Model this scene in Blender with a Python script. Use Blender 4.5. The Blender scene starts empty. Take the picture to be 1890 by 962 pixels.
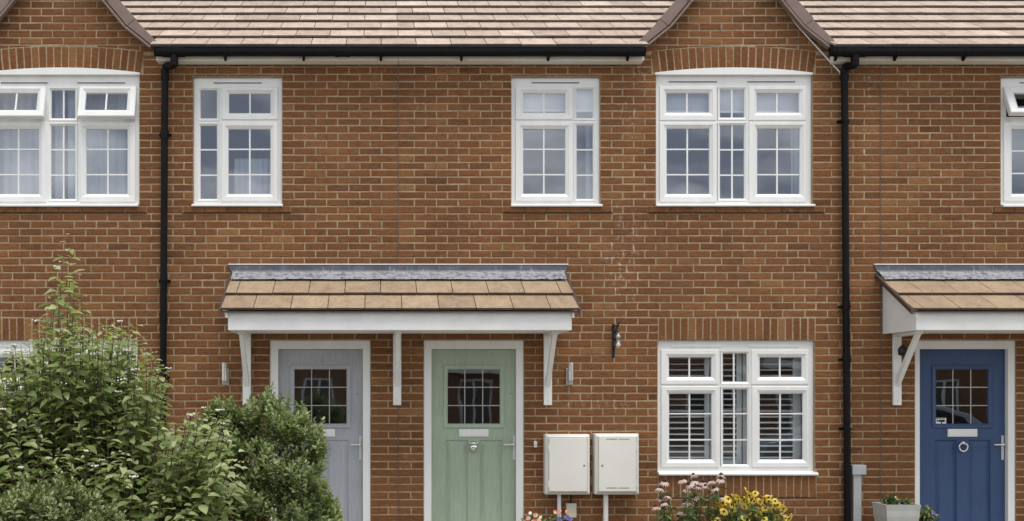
import bpy, math, random
import numpy as np
from mathutils import Vector, Matrix

R = math.radians
random.seed(11)
rng = np.random.default_rng(7)
scene = bpy.context.scene
COL = scene.collection

# ------------------------------------------------------------------ camera, sky, sun, exposure
S, D, ZC, VX, VY = 184.0, 12.0, 1.6, 697.0, 728.0      # pixels per metre at the wall, camera distance / height, eye point
cam_d = bpy.data.cameras.new("camera")
cam = bpy.data.objects.new("camera", cam_d)
COL.objects.link(cam)
cam.location = (0, -D, ZC)
cam.rotation_euler = (R(90), 0, 0)
cam_d.sensor_width = 36
cam_d.lens = 36 * D / (1890 / S)
cam_d.shift_x = (945 - VX) / 1890
cam_d.shift_y = (VY - 481) / 1890
cam_d.clip_end = 2000
scene.camera = cam

SUN_EL, SUN_AZ = 68.0, 25.0         # soft high sun behind thin cloud, from the front and a little to the right
w = bpy.data.worlds.new("World")
scene.world = w
w.use_nodes = True
wn = w.node_tree.nodes
wl = w.node_tree.links
bg = wn["Background"]
sky = wn.new("ShaderNodeTexSky")
sky.sky_type = 'NISHITA'
sky.sun_disc = False
sky.sun_elevation = R(SUN_EL)
sky.sun_rotation = R(180 - SUN_AZ)
sky.air_density = 1.0
sky.dust_density = 0.4
hs = wn.new("ShaderNodeHueSaturation")
hs.inputs["Saturation"].default_value = 0.14
wl.new(sky.outputs[0], hs.inputs["Color"])
tc = wn.new("ShaderNodeTexCoord")
cmap = wn.new("ShaderNodeMapping")
cmap.inputs["Scale"].default_value = (5.0, 5.0, 11.0)
cn = wn.new("ShaderNodeTexNoise")
cn.inputs["Scale"].default_value = 1.6
cn.inputs["Detail"].default_value = 5
cr = wn.new("ShaderNodeValToRGB")
cr.color_ramp.elements[0].position, cr.color_ramp.elements[0].color = 0.38, (0.52, 0.57, 0.67, 1)
cr.color_ramp.elements[1].position, cr.color_ramp.elements[1].color = 0.64, (1.50, 1.48, 1.44, 1)
cm = wn.new("ShaderNodeMix")
cm.data_type, cm.blend_type = 'RGBA', 'MULTIPLY'
cm.inputs[0].default_value = 1.0
wl.new(tc.outputs["Generated"], cmap.inputs[0])
wl.new(cmap.outputs[0], cn.inputs["Vector"])
wl.new(cn.outputs[0], cr.inputs[0])
wl.new(hs.outputs[0], cm.inputs[6])
wl.new(cr.outputs[0], cm.inputs[7])
wl.new(cm.outputs[2], bg.inputs[0])
bg.inputs[1].default_value = 0.15

sun_d = bpy.data.lights.new("sun", 'SUN')
sun_d.energy = 1.5
sun_d.angle = R(30)
sun_d.color = (1.0, 0.95, 0.87)
sun = bpy.data.objects.new("sun", sun_d)
COL.objects.link(sun)
sun.rotation_euler = (R(90 - SUN_EL), 0, R(SUN_AZ))
sun.location = (0, -20, 30)

scene.view_settings.view_transform = 'Standard'
scene.view_settings.look = 'None'
scene.view_settings.gamma = 1
scene.view_settings.exposure = 0.62
scene.render.engine = 'CYCLES'
scene.cycles.max_bounces = 8
scene.cycles.transparent_max_bounces = 12


def X(px, y=0.0):
    return (px - VX) / S * (D + y) / D


def Z(py, y=0.0):
    return ZC + (VY - py) / S * (D + y) / D


# ------------------------------------------------------------------ materials
def _mat(name):
    m = bpy.data.materials.new(name)
    m.use_nodes = True
    nt = m.node_tree
    return m, nt, nt.nodes["Principled BSDF"]


def noise(nt, scale=(1, 1, 1), detail=4, rough=0.6, out=0, coord='pos'):
    mp = nt.nodes.new("ShaderNodeMapping")
    mp.inputs["Scale"].default_value = scale
    g = nt.nodes.new("ShaderNodeNewGeometry")
    nt.links.new(g.outputs["Position"], mp.inputs["Vector"])
    n = nt.nodes.new("ShaderNodeTexNoise")
    n.inputs["Scale"].default_value = 1
    n.inputs["Detail"].default_value = detail
    n.inputs["Roughness"].default_value = rough
    nt.links.new(mp.outputs[0], n.inputs["Vector"])
    return n.outputs[out]


def ramp(nt, src, stops):
    r = nt.nodes.new("ShaderNodeValToRGB")
    e = r.color_ramp.elements
    while len(e) < len(stops):
        e.new(0.5)
    for el, (p, c) in zip(e, stops):
        el.position = p
        el.color = (*c, 1) if not isinstance(c, (int, float)) else (c, c, c, 1)
    nt.links.new(src, r.inputs[0])
    return r.outputs[0]


def mix(nt, a, b, fac, mode='MIX'):
    m = nt.nodes.new("ShaderNodeMix")
    m.data_type = 'RGBA'
    m.blend_type = mode
    for sock, v in ((m.inputs[0], fac), (m.inputs[6], a), (m.inputs[7], b)):
        if isinstance(v, (int, float)):
            sock.default_value = v
        elif isinstance(v, tuple):
            sock.default_value = (*v, 1)
        else:
            nt.links.new(v, sock)
    return m.outputs[2]


def math_(nt, op, a, b=None, clamp=False):
    m = nt.nodes.new("ShaderNodeMath")
    m.operation = op
    m.use_clamp = clamp
    for i, v in enumerate((a, b)):
        if v is None:
            continue
        if isinstance(v, (int, float)):
            m.inputs[i].default_value = v
        else:
            nt.links.new(v, m.inputs[i])
    return m.outputs[0]


def attr(nt, name='tone'):
    a = nt.nodes.new("ShaderNodeAttribute")
    a.attribute_name = name
    s = nt.nodes.new("ShaderNodeSeparateColor")
    nt.links.new(a.outputs["Color"], s.inputs[0])
    return s.outputs


def bump(nt, p, src, strength=0.3, dist=0.002):
    b = nt.nodes.new("ShaderNodeBump")
    b.inputs["Strength"].default_value = strength
    b.inputs["Distance"].default_value = dist
    nt.links.new(src, b.inputs["Height"])
    nt.links.new(b.outputs[0], p.inputs["Normal"])


def plain(name, col, rough=0.5, var=0.08, scale=(9, 9, 9), bmp=0.0, spec=0.5, metal=0.0, fine=60):
    m, nt, p = _mat(name)
    n = noise(nt, scale, 5)
    f = ramp(nt, n, [(0.3, 1 - var), (0.7, 1 + var)])
    c = mix(nt, col, f, 1.0, 'MULTIPLY')
    nt.links.new(c, p.inputs["Base Color"])
    p.inputs["Roughness"].default_value = rough
    p.inputs["Specular IOR Level"].default_value = spec
    p.inputs["Metallic"].default_value = metal
    if bmp:
        bump(nt, p, noise(nt, (fine, fine, fine), 3), bmp)
    return m


def stains(nt, gain=0.8):
    """pale lime bloom washed out of the joints in a few places on the wall"""
    g = nt.nodes.new("ShaderNodeNewGeometry")
    acc = None
    spots = [(1150, 480, 0.22, 0.55, 0.8), (1185, 130, 0.12, 0.28, 0.8), (770, 188, 0.09, 0.10, 0.9), (706, 138, 0.08, 0.08, 0.8),
             (1110, 745, 0.35, 0.10, 0.7), (1160, 225, 0.12, 0.4, 0.55), (1470, 395, 0.12, 0.06, 0.5), (1605, 150, 0.1, 0.35, 0.5),
             (1600, 290, 0.08, 0.5, 0.4), (520, 330, 0.1, 0.4, 0.3)]
    for px, py, rx, rz, k in spots:
        v = nt.nodes.new("ShaderNodeVectorMath")
        v.operation = 'SUBTRACT'
        nt.links.new(g.outputs["Position"], v.inputs[0])
        v.inputs[1].default_value = (X(px), 0, Z(py))
        m = nt.nodes.new("ShaderNodeVectorMath")
        m.operation = 'MULTIPLY'
        nt.links.new(v.outputs[0], m.inputs[0])
        m.inputs[1].default_value = (1 / rx, 0, 1 / rz)
        l = nt.nodes.new("ShaderNodeVectorMath")
        l.operation = 'LENGTH'
        nt.links.new(m.outputs[0], l.inputs[0])
        f = math_(nt, 'MULTIPLY', math_(nt, 'SUBTRACT', 1.25, l.outputs["Value"], True), k)
        acc = f if acc is None else math_(nt, 'MAXIMUM', acc, f)
    n = noise(nt, (22, 22, 15), 5, 0.7)
    acc = math_(nt, 'MULTIPLY', acc, gain)
    return math_(nt, 'MULTIPLY', acc, ramp(nt, n, [(0.55, 0.0), (0.72, 0.75)]), True)


def brick_material():
    m, nt, p = _mat("red_brown_brick")
    a = attr(nt)
    base = ramp(nt, a[0], [(0.0, (0.130, 0.055, 0.024)), (0.3, (0.170, 0.072, 0.029)), (0.7, (0.206, 0.089, 0.035)), (1.0, (0.255, 0.127, 0.052))])
    dragged = noise(nt, (13, 13, 85), 6, 0.7)          # the dragged, wood-like face of the bricks
    f = ramp(nt, dragged, [(0.30, 0.50), (0.48, 0.97), (0.72, 1.32)])
    c = mix(nt, base, f, 1.0, 'MULTIPLY')
    patches = noise(nt, (1.1, 1.1, 1.4), 3)
    c = mix(nt, c, ramp(nt, patches, [(0.3, (0.82, 0.80, 0.80)), (0.7, (1.18, 1.17, 1.14))]), 1.0, 'MULTIPLY')
    smear = ramp(nt, noise(nt, (16, 16, 26), 6, 0.75), [(0.56, 0.0), (0.76, 0.5)])
    c = mix(nt, c, (0.36, 0.265, 0.175), smear)
    rag = noise(nt, (34, 34, 34), 4, 0.7)
    em = math_(nt, 'SUBTRACT', math_(nt, 'ADD', rag, 0.12), math_(nt, 'MULTIPLY', a[2], 0.55))
    c = mix(nt, c, (0.33, 0.26, 0.175), ramp(nt, em, [(0.52, 0.0), (0.70, 0.8)]))      # mortar dragged over the arrises
    c = mix(nt, c, (0.62, 0.52, 0.42), stains(nt, 1.3))
    nt.links.new(c, p.inputs["Base Color"])
    p.inputs["Roughness"].default_value = 0.9
    p.inputs["Specular IOR Level"].default_value = 0.2
    bump(nt, p, dragged, 0.7, 0.006)
    return m


def mortar_material():
    m, nt, p = _mat("sand_mortar")
    n = noise(nt, (30, 30, 30), 5, 0.7)
    big = noise(nt, (2.2, 2.2, 2.2), 3)
    c = ramp(nt, n, [(0.3, (0.245, 0.182, 0.110)), (0.55, (0.355, 0.275, 0.172)), (0.75, (0.47, 0.375, 0.245))])
    c = mix(nt, c, ramp(nt, big, [(0.35, 0.78), (0.65, 1.12)]), 1.0, 'MULTIPLY')
    c = mix(nt, c, (0.8, 0.74, 0.65), stains(nt, 3.0))
    nt.links.new(c, p.inputs["Base Color"])
    p.inputs["Roughness"].default_value = 0.95
    bump(nt, p, n, 0.5, 0.004)
    return m


def tile_material(name, lo, mid, hi):
    m, nt, p = _mat(name)
    a = attr(nt)
    base = ramp(nt, a[0], [(0.0, lo), (0.5, mid), (1.0, hi)])
    n = noise(nt, (9, 5, 5), 6, 0.7)
    f = ramp(nt, n, [(0.28, 0.72), (0.5, 1.0), (0.72, 1.2)])
    c = mix(nt, base, f, 1.0, 'MULTIPLY')
    speck = ramp(nt, noise(nt, (45, 45, 45), 3, 0.7), [(0.3, 0.75), (0.5, 1.0), (0.7, 1.12)])
    c = mix(nt, c, speck, 1.0, 'MULTIPLY')
    c = mix(nt, c, (0.045, 0.035, 0.03), math_(nt, 'MULTIPLY', math_(nt, 'SUBTRACT', 1.0, a[1], True), 0.8))   # leading edges: shade of the gap below painted in, with some grime
    moss = ramp(nt, noise(nt, (24, 24, 24), 5, 0.8), [(0.66, 0.0), (0.8, 0.6)])
    c = mix(nt, c, (0.10, 0.085, 0.06), moss)
    nt.links.new(c, p.inputs["Base Color"])
    p.inputs["Roughness"].default_value = 0.8
    p.inputs["Specular IOR Level"].default_value = 0.3
    bump(nt, p, n, 0.4, 0.004)
    return m


def lead_material(name="weathered_lead", white=0.5, thr=0.58):
    m, nt, p = _mat(name)
    n = noise(nt, (6, 6, 9), 6, 0.75)
    n2 = noise(nt, (26, 26, 7), 4, 0.7)
    c = ramp(nt, n, [(0.25, (0.07, 0.073, 0.085)), (0.5, (0.10, 0.105, 0.122)), (0.8, (0.20, 0.205, 0.225))])
    c = mix(nt, c, (0.52, 0.53, 0.55), ramp(nt, n2, [(thr, 0.0), (thr + 0.17, white)]))
    nt.links.new(c, p.inputs["Base Color"])
    p.inputs["Roughness"].default_value = 0.55
    p.inputs["Metallic"].default_value = 0.25
    bump(nt, p, n, 0.4, 0.01)
    return m


def glass_material(refl=0.17, tint=(0.86, 0.9, 0.92)):
    m, nt, p = _mat("window_glass")
    nt.nodes.remove(p)
    out = nt.nodes["Material Output"]
    gl = nt.nodes.new("ShaderNodeBsdfGlossy")
    gl.inputs["Roughness"].default_value = 0.0
    n = noise(nt, (1.7, 1.7, 1.7), 2)
    b = nt.nodes.new("ShaderNodeBump")
    b.inputs["Strength"].default_value = 0.25
    b.inputs["Distance"].default_value = 0.004
    nt.links.new(n, b.inputs["Height"])
    nt.links.new(b.outputs[0], gl.inputs["Normal"])
    tr = nt.nodes.new("ShaderNodeBsdfTransparent")
    tr.inputs[0].default_value = (*tint, 1)
    lw = nt.nodes.new("ShaderNodeLayerWeight")        # symmetric, so daylight also passes from the room side
    lw.inputs["Blend"].default_value = 0.5
    f5 = math_(nt, 'MULTIPLY', math_(nt, 'POWER', lw.outputs["Facing"], 4.0), 0.85)
    gl.inputs[0].default_value = (0.80, 0.835, 0.91, 1)
    mx = nt.nodes.new("ShaderNodeMixShader")
    nt.links.new(math_(nt, 'ADD', f5, refl), mx.inputs[0])
    nt.links.new(tr.outputs[0], mx.inputs[1])
    nt.links.new(gl.outputs[0], mx.inputs[2])
    nt.links.new(mx.outputs[0], out.inputs[0])
    return m


def leaf_material(name, lo, mid, hi, rough=0.4, trans=0.42):
    m, nt, p = _mat(name)
    a = attr(nt)
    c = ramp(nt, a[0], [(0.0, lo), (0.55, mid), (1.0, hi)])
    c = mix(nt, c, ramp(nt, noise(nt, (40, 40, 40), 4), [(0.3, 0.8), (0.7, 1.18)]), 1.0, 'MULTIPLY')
    nt.links.new(c, p.inputs["Base Color"])
    p.inputs["Roughness"].default_value = rough
    p.inputs["Specular IOR Level"].default_value = 0.6
    tl = nt.nodes.new("ShaderNodeBsdfTranslucent")
    nt.links.new(mix(nt, c, (1.15, 1.2, 0.65), 1.0, 'MULTIPLY'), tl.inputs[0])
    mx = nt.nodes.new("ShaderNodeMixShader")
    mx.inputs[0].default_value = trans
    nt.links.new(p.outputs[0], mx.inputs[1])
    nt.links.new(tl.outputs[0], mx.inputs[2])
    nt.links.new(mx.outputs[0], nt.nodes["Material Output"].inputs[0])
    return m


def door_material(name, col):
    m, nt, p = _mat(name)
    grain = noise(nt, (55, 55, 5), 6, 0.7)
    c = mix(nt, col, ramp(nt, grain, [(0.3, 0.86), (0.7, 1.12)]), 1.0, 'MULTIPLY')
    c = mix(nt, c, ramp(nt, noise(nt, (2, 2, 2), 3), [(0.35, 0.93), (0.65, 1.06)]), 1.0, 'MULTIPLY')
    nt.links.new(c, p.inputs["Base Color"])
    p.inputs["Roughness"].default_value = 0.42
    bump(nt, p, grain, 0.25, 0.002)
    return m


def brick_wall_texture(name):
    """far wall across the road: joints drawn by the texture"""
    m, nt, p = _mat(name)
    g = nt.nodes.new("ShaderNodeNewGeometry")
    sp = nt.nodes.new("ShaderNodeSeparateXYZ")
    cb = nt.nodes.new("ShaderNodeCombineXYZ")
    nt.links.new(g.outputs["Position"], sp.inputs[0])
    nt.links.new(sp.outputs[0], cb.inputs[0])
    nt.links.new(sp.outputs[2], cb.inputs[1])
    b = nt.nodes.new("ShaderNodeTexBrick")
    b.inputs["Scale"].default_value = 1
    b.inputs["Brick Width"].default_value = 0.225
    b.inputs["Row Height"].default_value = 0.075
    b.inputs["Mortar Size"].default_value = 0.006
    b.inputs["Color1"].default_value = (0.16, 0.07, 0.035, 1)
    b.inputs["Color2"].default_value = (0.23, 0.10, 0.045, 1)
    b.inputs["Mortar"].default_value = (0.38, 0.30, 0.2, 1)
    nt.links.new(cb.outputs[0], b.inputs["Vector"])
    nt.links.new(b.outputs[0], p.inputs["Base Color"])
    p.inputs["Roughness"].default_value = 0.9
    return m


M = dict(
    brick=brick_material(), mortar=mortar_material(),
    tile=tile_material("pale_buff_roof_tile", (0.375, 0.292, 0.232), (0.475, 0.378, 0.302), (0.58, 0.475, 0.38)),
    tile2=tile_material("sandstone_canopy_tile", (0.31, 0.22, 0.145), (0.36, 0.262, 0.172), (0.41, 0.30, 0.20)),
    verge=plain("brown_verge_plastic", (0.195, 0.138, 0.112), 0.55, 0.1),
    dverge=plain("dark_brown_verge", (0.07, 0.045, 0.036), 0.6, 0.1),
    seam=plain("shadow_gap", (0.30, 0.295, 0.27), 0.6),
    carpaint=plain("silver_blue_car_paint", (0.42, 0.46, 0.54), 0.22, 0.02, metal=0.5),
    carglass=plain("dark_car_glass", (0.02, 0.022, 0.025), 0.08, 0.02),
    tyre=plain("black_tyre", (0.02, 0.02, 0.02), 0.8),
    lead=lead_material(), lead_apron=lead_material("sky_lit_lead", 0.62, 0.36),  # apron lead: paler copy, sky light on its slope put into the colour
    pvc=plain("white_upvc", (0.78, 0.78, 0.76), 0.32, 0.045, (7, 7, 1.5)),
    paint=plain("white_painted_timber", (0.79, 0.79, 0.765), 0.5, 0.06, (5, 5, 5), 0.15),
    cream=plain("off_white_fascia", (0.78, 0.76, 0.69), 0.5, 0.07, (4, 4, 4)),
    black=plain("black_rainwater_plastic", (0.006, 0.006, 0.0065), 0.45, 0.3, (6, 6, 6), spec=0.13),
    iron=plain("black_wrought_iron", (0.01, 0.01, 0.01), 0.45, 0.2),
    vent=plain("grey_vent_slot", (0.10, 0.095, 0.085), 0.6),
    joint=plain("brown_sealant", (0.13, 0.078, 0.05), 0.85, 0.2),
    dark=plain("dark_damp_course", (0.02, 0.018, 0.016), 0.8),
    glass=glass_material(), lamp_glass=glass_material(0.12, (0.95, 0.95, 0.95)),
    steel=plain("brushed_steel", (0.62, 0.61, 0.58), 0.34, 0.06, (30, 30, 3), metal=1.0),
    chrome=plain("chrome", (0.75, 0.74, 0.72), 0.12, 0.02, metal=1.0),
    lever=plain("satin_silver", (0.72, 0.71, 0.68), 0.3, 0.03, metal=0.6),
    leadbar=plain("pale_leaded_bar", (0.42, 0.41, 0.38), 0.45, metal=0.3),
    green=door_material("sage_green_door", (0.345, 0.425, 0.315)),
    grey=door_material("blue_grey_door", (0.37, 0.385, 0.41)),
    blue=door_material("royal_blue_door", (0.034, 0.070, 0.165)),
    box=plain("meter_box_plastic", (0.745, 0.73, 0.67), 0.5, 0.035, (2, 2, 2)),
    beige=plain("beige_plastic", (0.60, 0.58, 0.46), 0.5, 0.05),
    duct=plain("grey_plastic_duct", (0.40, 0.41, 0.42), 0.5, 0.06),
    room=plain("room_plaster", (0.42, 0.41, 0.39), 0.9),
    net=plain("net_curtain", (0.44, 0.45, 0.48), 0.9, 0.06, (25, 25, 2)),
    blind=plain("roller_blind_fabric", (0.60, 0.60, 0.62), 0.9, 0.04),
    shutter=plain("white_shutter", (0.80, 0.80, 0.78), 0.4, 0.03),
    pot=plain("grey_ceramic_pot", (0.42, 0.42, 0.39), 0.6, 0.08),
    terracotta=plain("terracotta_pot", (0.30, 0.13, 0.07), 0.8, 0.15),
    soil=plain("dark_soil", (0.035, 0.025, 0.018), 0.95, 0.3, (20, 20, 20), 0.6),
    bark=plain("dogwood_bark", (0.085, 0.06, 0.035), 0.8, 0.25, (25, 25, 25)),
    twig=plain("green_twig", (0.09, 0.10, 0.04), 0.7, 0.2),
    dogwood=leaf_material("dogwood_leaf", (0.135, 0.18, 0.06), (0.275, 0.335, 0.125), (0.52, 0.56, 0.32)),
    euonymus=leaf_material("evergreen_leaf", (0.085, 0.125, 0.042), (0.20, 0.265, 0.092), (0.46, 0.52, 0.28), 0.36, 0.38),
    lowleaf=leaf_material("dark_shrub_leaf", (0.085, 0.12, 0.038), (0.18, 0.235, 0.08), (0.38, 0.42, 0.20), 0.4, 0.2),
    stemleaf=leaf_material("flower_stem_leaf", (0.05, 0.10, 0.03), (0.10, 0.17, 0.05), (0.19, 0.26, 0.09), 0.5, 0.3),
    white_flower=plain("cream_white_flower", (0.72, 0.70, 0.58), 0.7, 0.1),
    pink=leaf_material("pink_coneflower_petal", (0.52, 0.27, 0.33), (0.74, 0.56, 0.55), (0.82, 0.72, 0.66), 0.6, 0.3),
    yellow=leaf_material("yellow_petal", (0.70, 0.46, 0.04), (0.84, 0.63, 0.09), (0.88, 0.74, 0.22), 0.6, 0.25),
    cone=plain("dark_seed_cone", (0.03, 0.013, 0.012), 0.8, 0.3, (60, 60, 60), 0.6),
    purple=leaf_material("violet_petal", (0.05, 0.03, 0.20), (0.10, 0.06, 0.32), (0.25, 0.18, 0.5), 0.6, 0.2),
    coral=leaf_material("coral_petal", (0.55, 0.17, 0.12), (0.72, 0.30, 0.22), (0.82, 0.55, 0.35), 0.6, 0.2),
    ground=plain("pale_gravel", (0.30, 0.28, 0.235), 0.95, 0.3, (2, 2, 2), 0.6),  # unseen ground, made paler to bounce light up into the shrubs
    asphalt=plain("asphalt", (0.05, 0.05, 0.052), 0.9, 0.2, (14, 14, 14), 0.6),
    paving=plain("concrete_paving", (0.38, 0.365, 0.335), 0.9, 0.15, (5, 5, 5), 0.4),
    kerb=plain("kerb_stone", (0.36, 0.35, 0.33), 0.9, 0.1),
    farbrick=brick_wall_texture("far_brick_wall"),
    fartile=plain("far_roof_tile", (0.15, 0.10, 0.08), 0.85, 0.2),
    stick_white=plain("sticker_white", (0.75, 0.75, 0.74), 0.5, 0.02),
    stick_black=plain("sticker_black", (0.01, 0.01, 0.01), 0.5, 0.02),
)

# ------------------------------------------------------------------ mesh helpers
WLOC = {}


class MB:
    def __init__(self):
        self.v, self.f, self.t = [], [], []
        self.tone = (0.5, 0.5, 0.5)

    def add(self, verts, faces, tone=None):
        n = len(self.v)
        self.v.extend([tuple(p) for p in verts])
        self.f.extend([tuple(i + n for i in f) for f in faces])
        self.t.extend([tone or self.tone] * len(verts))
        return self

    def box(self, x0, x1, y0, y1, z0, z1, tone=None):
        x0, x1 = sorted((x0, x1)); y0, y1 = sorted((y0, y1)); z0, z1 = sorted((z0, z1))
        v = [(x0, y0, z0), (x1, y0, z0), (x1, y1, z0), (x0, y1, z0), (x0, y0, z1), (x1, y0, z1), (x1, y1, z1), (x0, y1, z1)]
        f = [(0, 3, 2, 1), (4, 5, 6, 7), (0, 1, 5, 4), (1, 2, 6, 5), (2, 3, 7, 6), (3, 0, 4, 7)]
        return self.add(v, f, tone)

    def prism(self, pts, axis, a0, a1, tone=None):
        """2-D polygon extruded along an axis ('x': pts are (y,z); 'y': pts are (x,z); 'z': (x,y))"""
        def P(p, a):
            return {'x': (a, p[0], p[1]), 'y': (p[0], a, p[1]), 'z': (p[0], p[1], a)}[axis]
        n = len(pts)
        v = [P(p, a0) for p in pts] + [P(p, a1) for p in pts]
        f = [tuple(range(n)), tuple(range(2 * n - 1, n - 1, -1))]
        f += [(i, i + n, (i + 1) % n + n, (i + 1) % n) for i in range(n)]
        return self.add(v, f, tone)

    def plate(self, rect, holes, y0, y1):
        """flat plate in the wall plane with rectangular holes, y0 = front"""
        xs = sorted({round(v, 6) for r in [rect] + holes for v in (r[0], r[1])})
        zs = sorted({round(v, 6) for r in [rect] + holes for v in (r[2], r[3])})
        xs = [x for x in xs if rect[0] - 1e-6 <= x <= rect[1] + 1e-6]
        zs = [z for z in zs if rect[2] - 1e-6 <= z <= rect[3] + 1e-6]

        def solid(i, j):
            if not (0 <= i < len(xs) - 1 and 0 <= j < len(zs) - 1):
                return False
            cx, cz = (xs[i] + xs[i + 1]) / 2, (zs[j] + zs[j + 1]) / 2
            return not any(h[0] < cx < h[1] and h[2] < cz < h[3] for h in holes)
        idx = {}

        def V(i, j, k):
            if (i, j, k) not in idx:
                idx[(i, j, k)] = len(self.v)
                self.v.append((xs[i], (y0, y1)[k], zs[j])); self.t.append(self.tone)
            return idx[(i, j, k)]
        for i in range(len(xs) - 1):
            for j in range(len(zs) - 1):
                if not solid(i, j):
                    continue
                a, b, c, d = (i, j), (i + 1, j), (i + 1, j + 1), (i, j + 1)
                self.f.append((V(*a, 0), V(*b, 0), V(*c, 0), V(*d, 0)))
                self.f.append((V(*a, 1), V(*d, 1), V(*c, 1), V(*b, 1)))
                for (p, q, di, dj) in ((a, b, 0, -1), (b, c, 1, 0), (c, d, 0, 1), (d, a, -1, 0)):
                    if not solid(i + di, j + dj):
                        self.f.append((V(*p, 0), V(*p, 1), V(*q, 1), V(*q, 0)))
        return self

    def ring(self, levels):
        """nested rectangles [(rect, y), ...] joined by sloping faces (mouldings)"""
        base = len(self.v)
        for (r, y) in levels:
            self.v += [(r[0], y, r[2]), (r[1], y, r[2]), (r[1], y, r[3]), (r[0], y, r[3])]
            self.t += [self.tone] * 4
        for k in range(len(levels) - 1):
            for i in range(4):
                a, b = base + 4 * k + i, base + 4 * k + (i + 1) % 4
                self.f.append((a, b, b + 4, a + 4))
        return self

    def tube(self, pts, r, seg=12, tone=None, cap=True):
        pts = [Vector(p) for p in pts]
        rr = r if isinstance(r, (list, tuple)) else [r] * len(pts)
        n0 = len(self.v)
        T0 = (pts[1] - pts[0]).normalized()
        u = T0.orthogonal().normalized()
        for i, p in enumerate(pts):
            t = (pts[min(i + 1, len(pts) - 1)] - pts[max(i - 1, 0)]).normalized()
            u = (u - t * u.dot(t)).normalized()
            wv = t.cross(u)
            for k in range(seg):
                a = 2 * math.pi * k / seg
                self.v.append(tuple(p + (u * math.cos(a) + wv * math.sin(a)) * rr[i]))
                self.t.append(tone or self.tone)
        for i in range(len(pts) - 1):
            for k in range(seg):
                a, b = n0 + i * seg + k, n0 + i * seg + (k + 1) % seg
                self.f.append((a, b, b + seg, a + seg))
        if cap:
            self.f.append(tuple(n0 + k for k in range(seg - 1, -1, -1)))
            self.f.append(tuple(n0 + (len(pts) - 1) * seg + k for k in range(seg)))
        return self

    def lathe(self, c, prof, seg=24, axis='z', tone=None):
        """profile [(radius, height)] turned round an axis through c"""
        n0 = len(self.v)
        for (r, h) in prof:
            for k in range(seg):
                a = 2 * math.pi * k / seg
                if axis == 'z':
                    self.v.append((c[0] + r * math.cos(a), c[1] + r * math.sin(a), c[2] + h))
                else:
                    self.v.append((c[0] + r * math.cos(a), c[1] - h, c[2] + r * math.sin(a)))
                self.t.append(tone or self.tone)
        for i in range(len(prof) - 1):
            for k in range(seg):
                a, b = n0 + i * seg + k, n0 + i * seg + (k + 1) % seg
                self.f.append((a, b, b + seg, a + seg))
        self.f.append(tuple(n0 + k for k in range(seg - 1, -1, -1)))
        self.f.append(tuple(n0 + (len(prof) - 1) * seg + k for k in range(seg)))
        return self

    def build(self, name, material, parent=None, bevel=0, smooth=False, origin=None):
        o0 = WLOC.get(parent.name, Vector()) if parent else Vector(origin or (0, 0, 0))
        me = bpy.data.meshes.new(name)
        v = np.array(self.v, dtype=np.float64) - np.array(o0)
        me.from_pydata([tuple(p) for p in v], [], self.f)
        ca = me.color_attributes.new("tone", 'FLOAT_COLOR', 'POINT')
        t = np.ones((len(self.v), 4), dtype=np.float32)
        t[:, :3] = np.array(self.t, dtype=np.float32)
        ca.data.foreach_set("color", t.ravel())
        me.materials.append(material)
        if smooth:
            me.polygons.foreach_set("use_smooth", [True] * len(me.polygons))
        me.update()
        o = bpy.data.objects.new(name, me)
        COL.objects.link(o)
        if parent:
            o.parent = parent
        else:
            o.location = o0
        WLOC[o.name] = o0
        if bevel:
            b = o.modifiers.new("edge", 'BEVEL')
            b.width = bevel
            b.segments = 2
            b.limit_method = 'ANGLE'
            b.angle_limit = R(40)
        if smooth == 'auto':
            pass
        return o


def empty(name, loc, label, cat, group=None):
    o = bpy.data.objects.new(name, None)
    COL.objects.link(o)
    o.location = loc
    WLOC[o.name] = Vector(loc)
    return tag(o, label, cat, group)


def tag(o, label, cat, group=None, kind=None):
    if label:
        o["label"] = label
    if cat:
        o["category"] = cat
    if group:
        o["group"] = group
    if kind:
        o["kind"] = kind
    return o


def struct(o):
    o["kind"] = "structure"
    return o


# ------------------------------------------------------------------ ground
def sheet(name, x0, x1, y0, y1, z, m, thick=None):
    mb = MB()
    if thick:
        mb.box(x0, x1, y0, y1, z - thick, z)
    else:
        mb.add([(x0, y0, z), (x1, y0, z), (x1, y1, z), (x0, y1, z)], [(0, 1, 2, 3)])
    return struct(mb.build(name, m))


sheet("ground", -400, 400, -400, 400, 0.0, M['ground'])
sheet("front_path", X(480), X(1000), -9.0, -0.02, 0.03, M['paving'], 0.03)
sheet("side_path", X(1660), X(1900), -9.0, -0.02, 0.03, M['paving'], 0.03)
sheet("pavement", -60, 60, -11.0, -9.0, 0.10, M['paving'], 0.10)
sheet("kerb", -60, 60, -11.15, -11.002, 0.11, M['kerb'], 0.11)
sheet("road", -60, 60, -17.0, -11.152, 0.004, M['asphalt'])

# ------------------------------------------------------------------ brick courses
rows_y = []
y_ = 489.2
while y_ > -130:
    y_ -= 13.54
    rows_y.insert(0, y_)
rows_y.append(489.2)
for k in range(1, 10):
    rows_y.append(489.2 + 13.811 * k)
for k in range(1, 32):
    rows_y.append(613.5 + 14.03 * k)
ROWS = []          # (z bottom, z top, bond pitch, bond phase)
for i in range(len(rows_y) - 1):
    t, b = rows_y[i], rows_y[i + 1]
    pitch, ph = (40.5, 765.0) if b < 490 else ((41.2, 765.0) if b < 620 else (41.7, 1050.4))
    par = (len(rows_y) - i) % 2
    if b > 620:
        par = 1 - par
    ROWS.append((Z(b), Z(t), pitch / S, X(ph + par * pitch / 2)))
G = 0.0060         # half a joint


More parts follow.
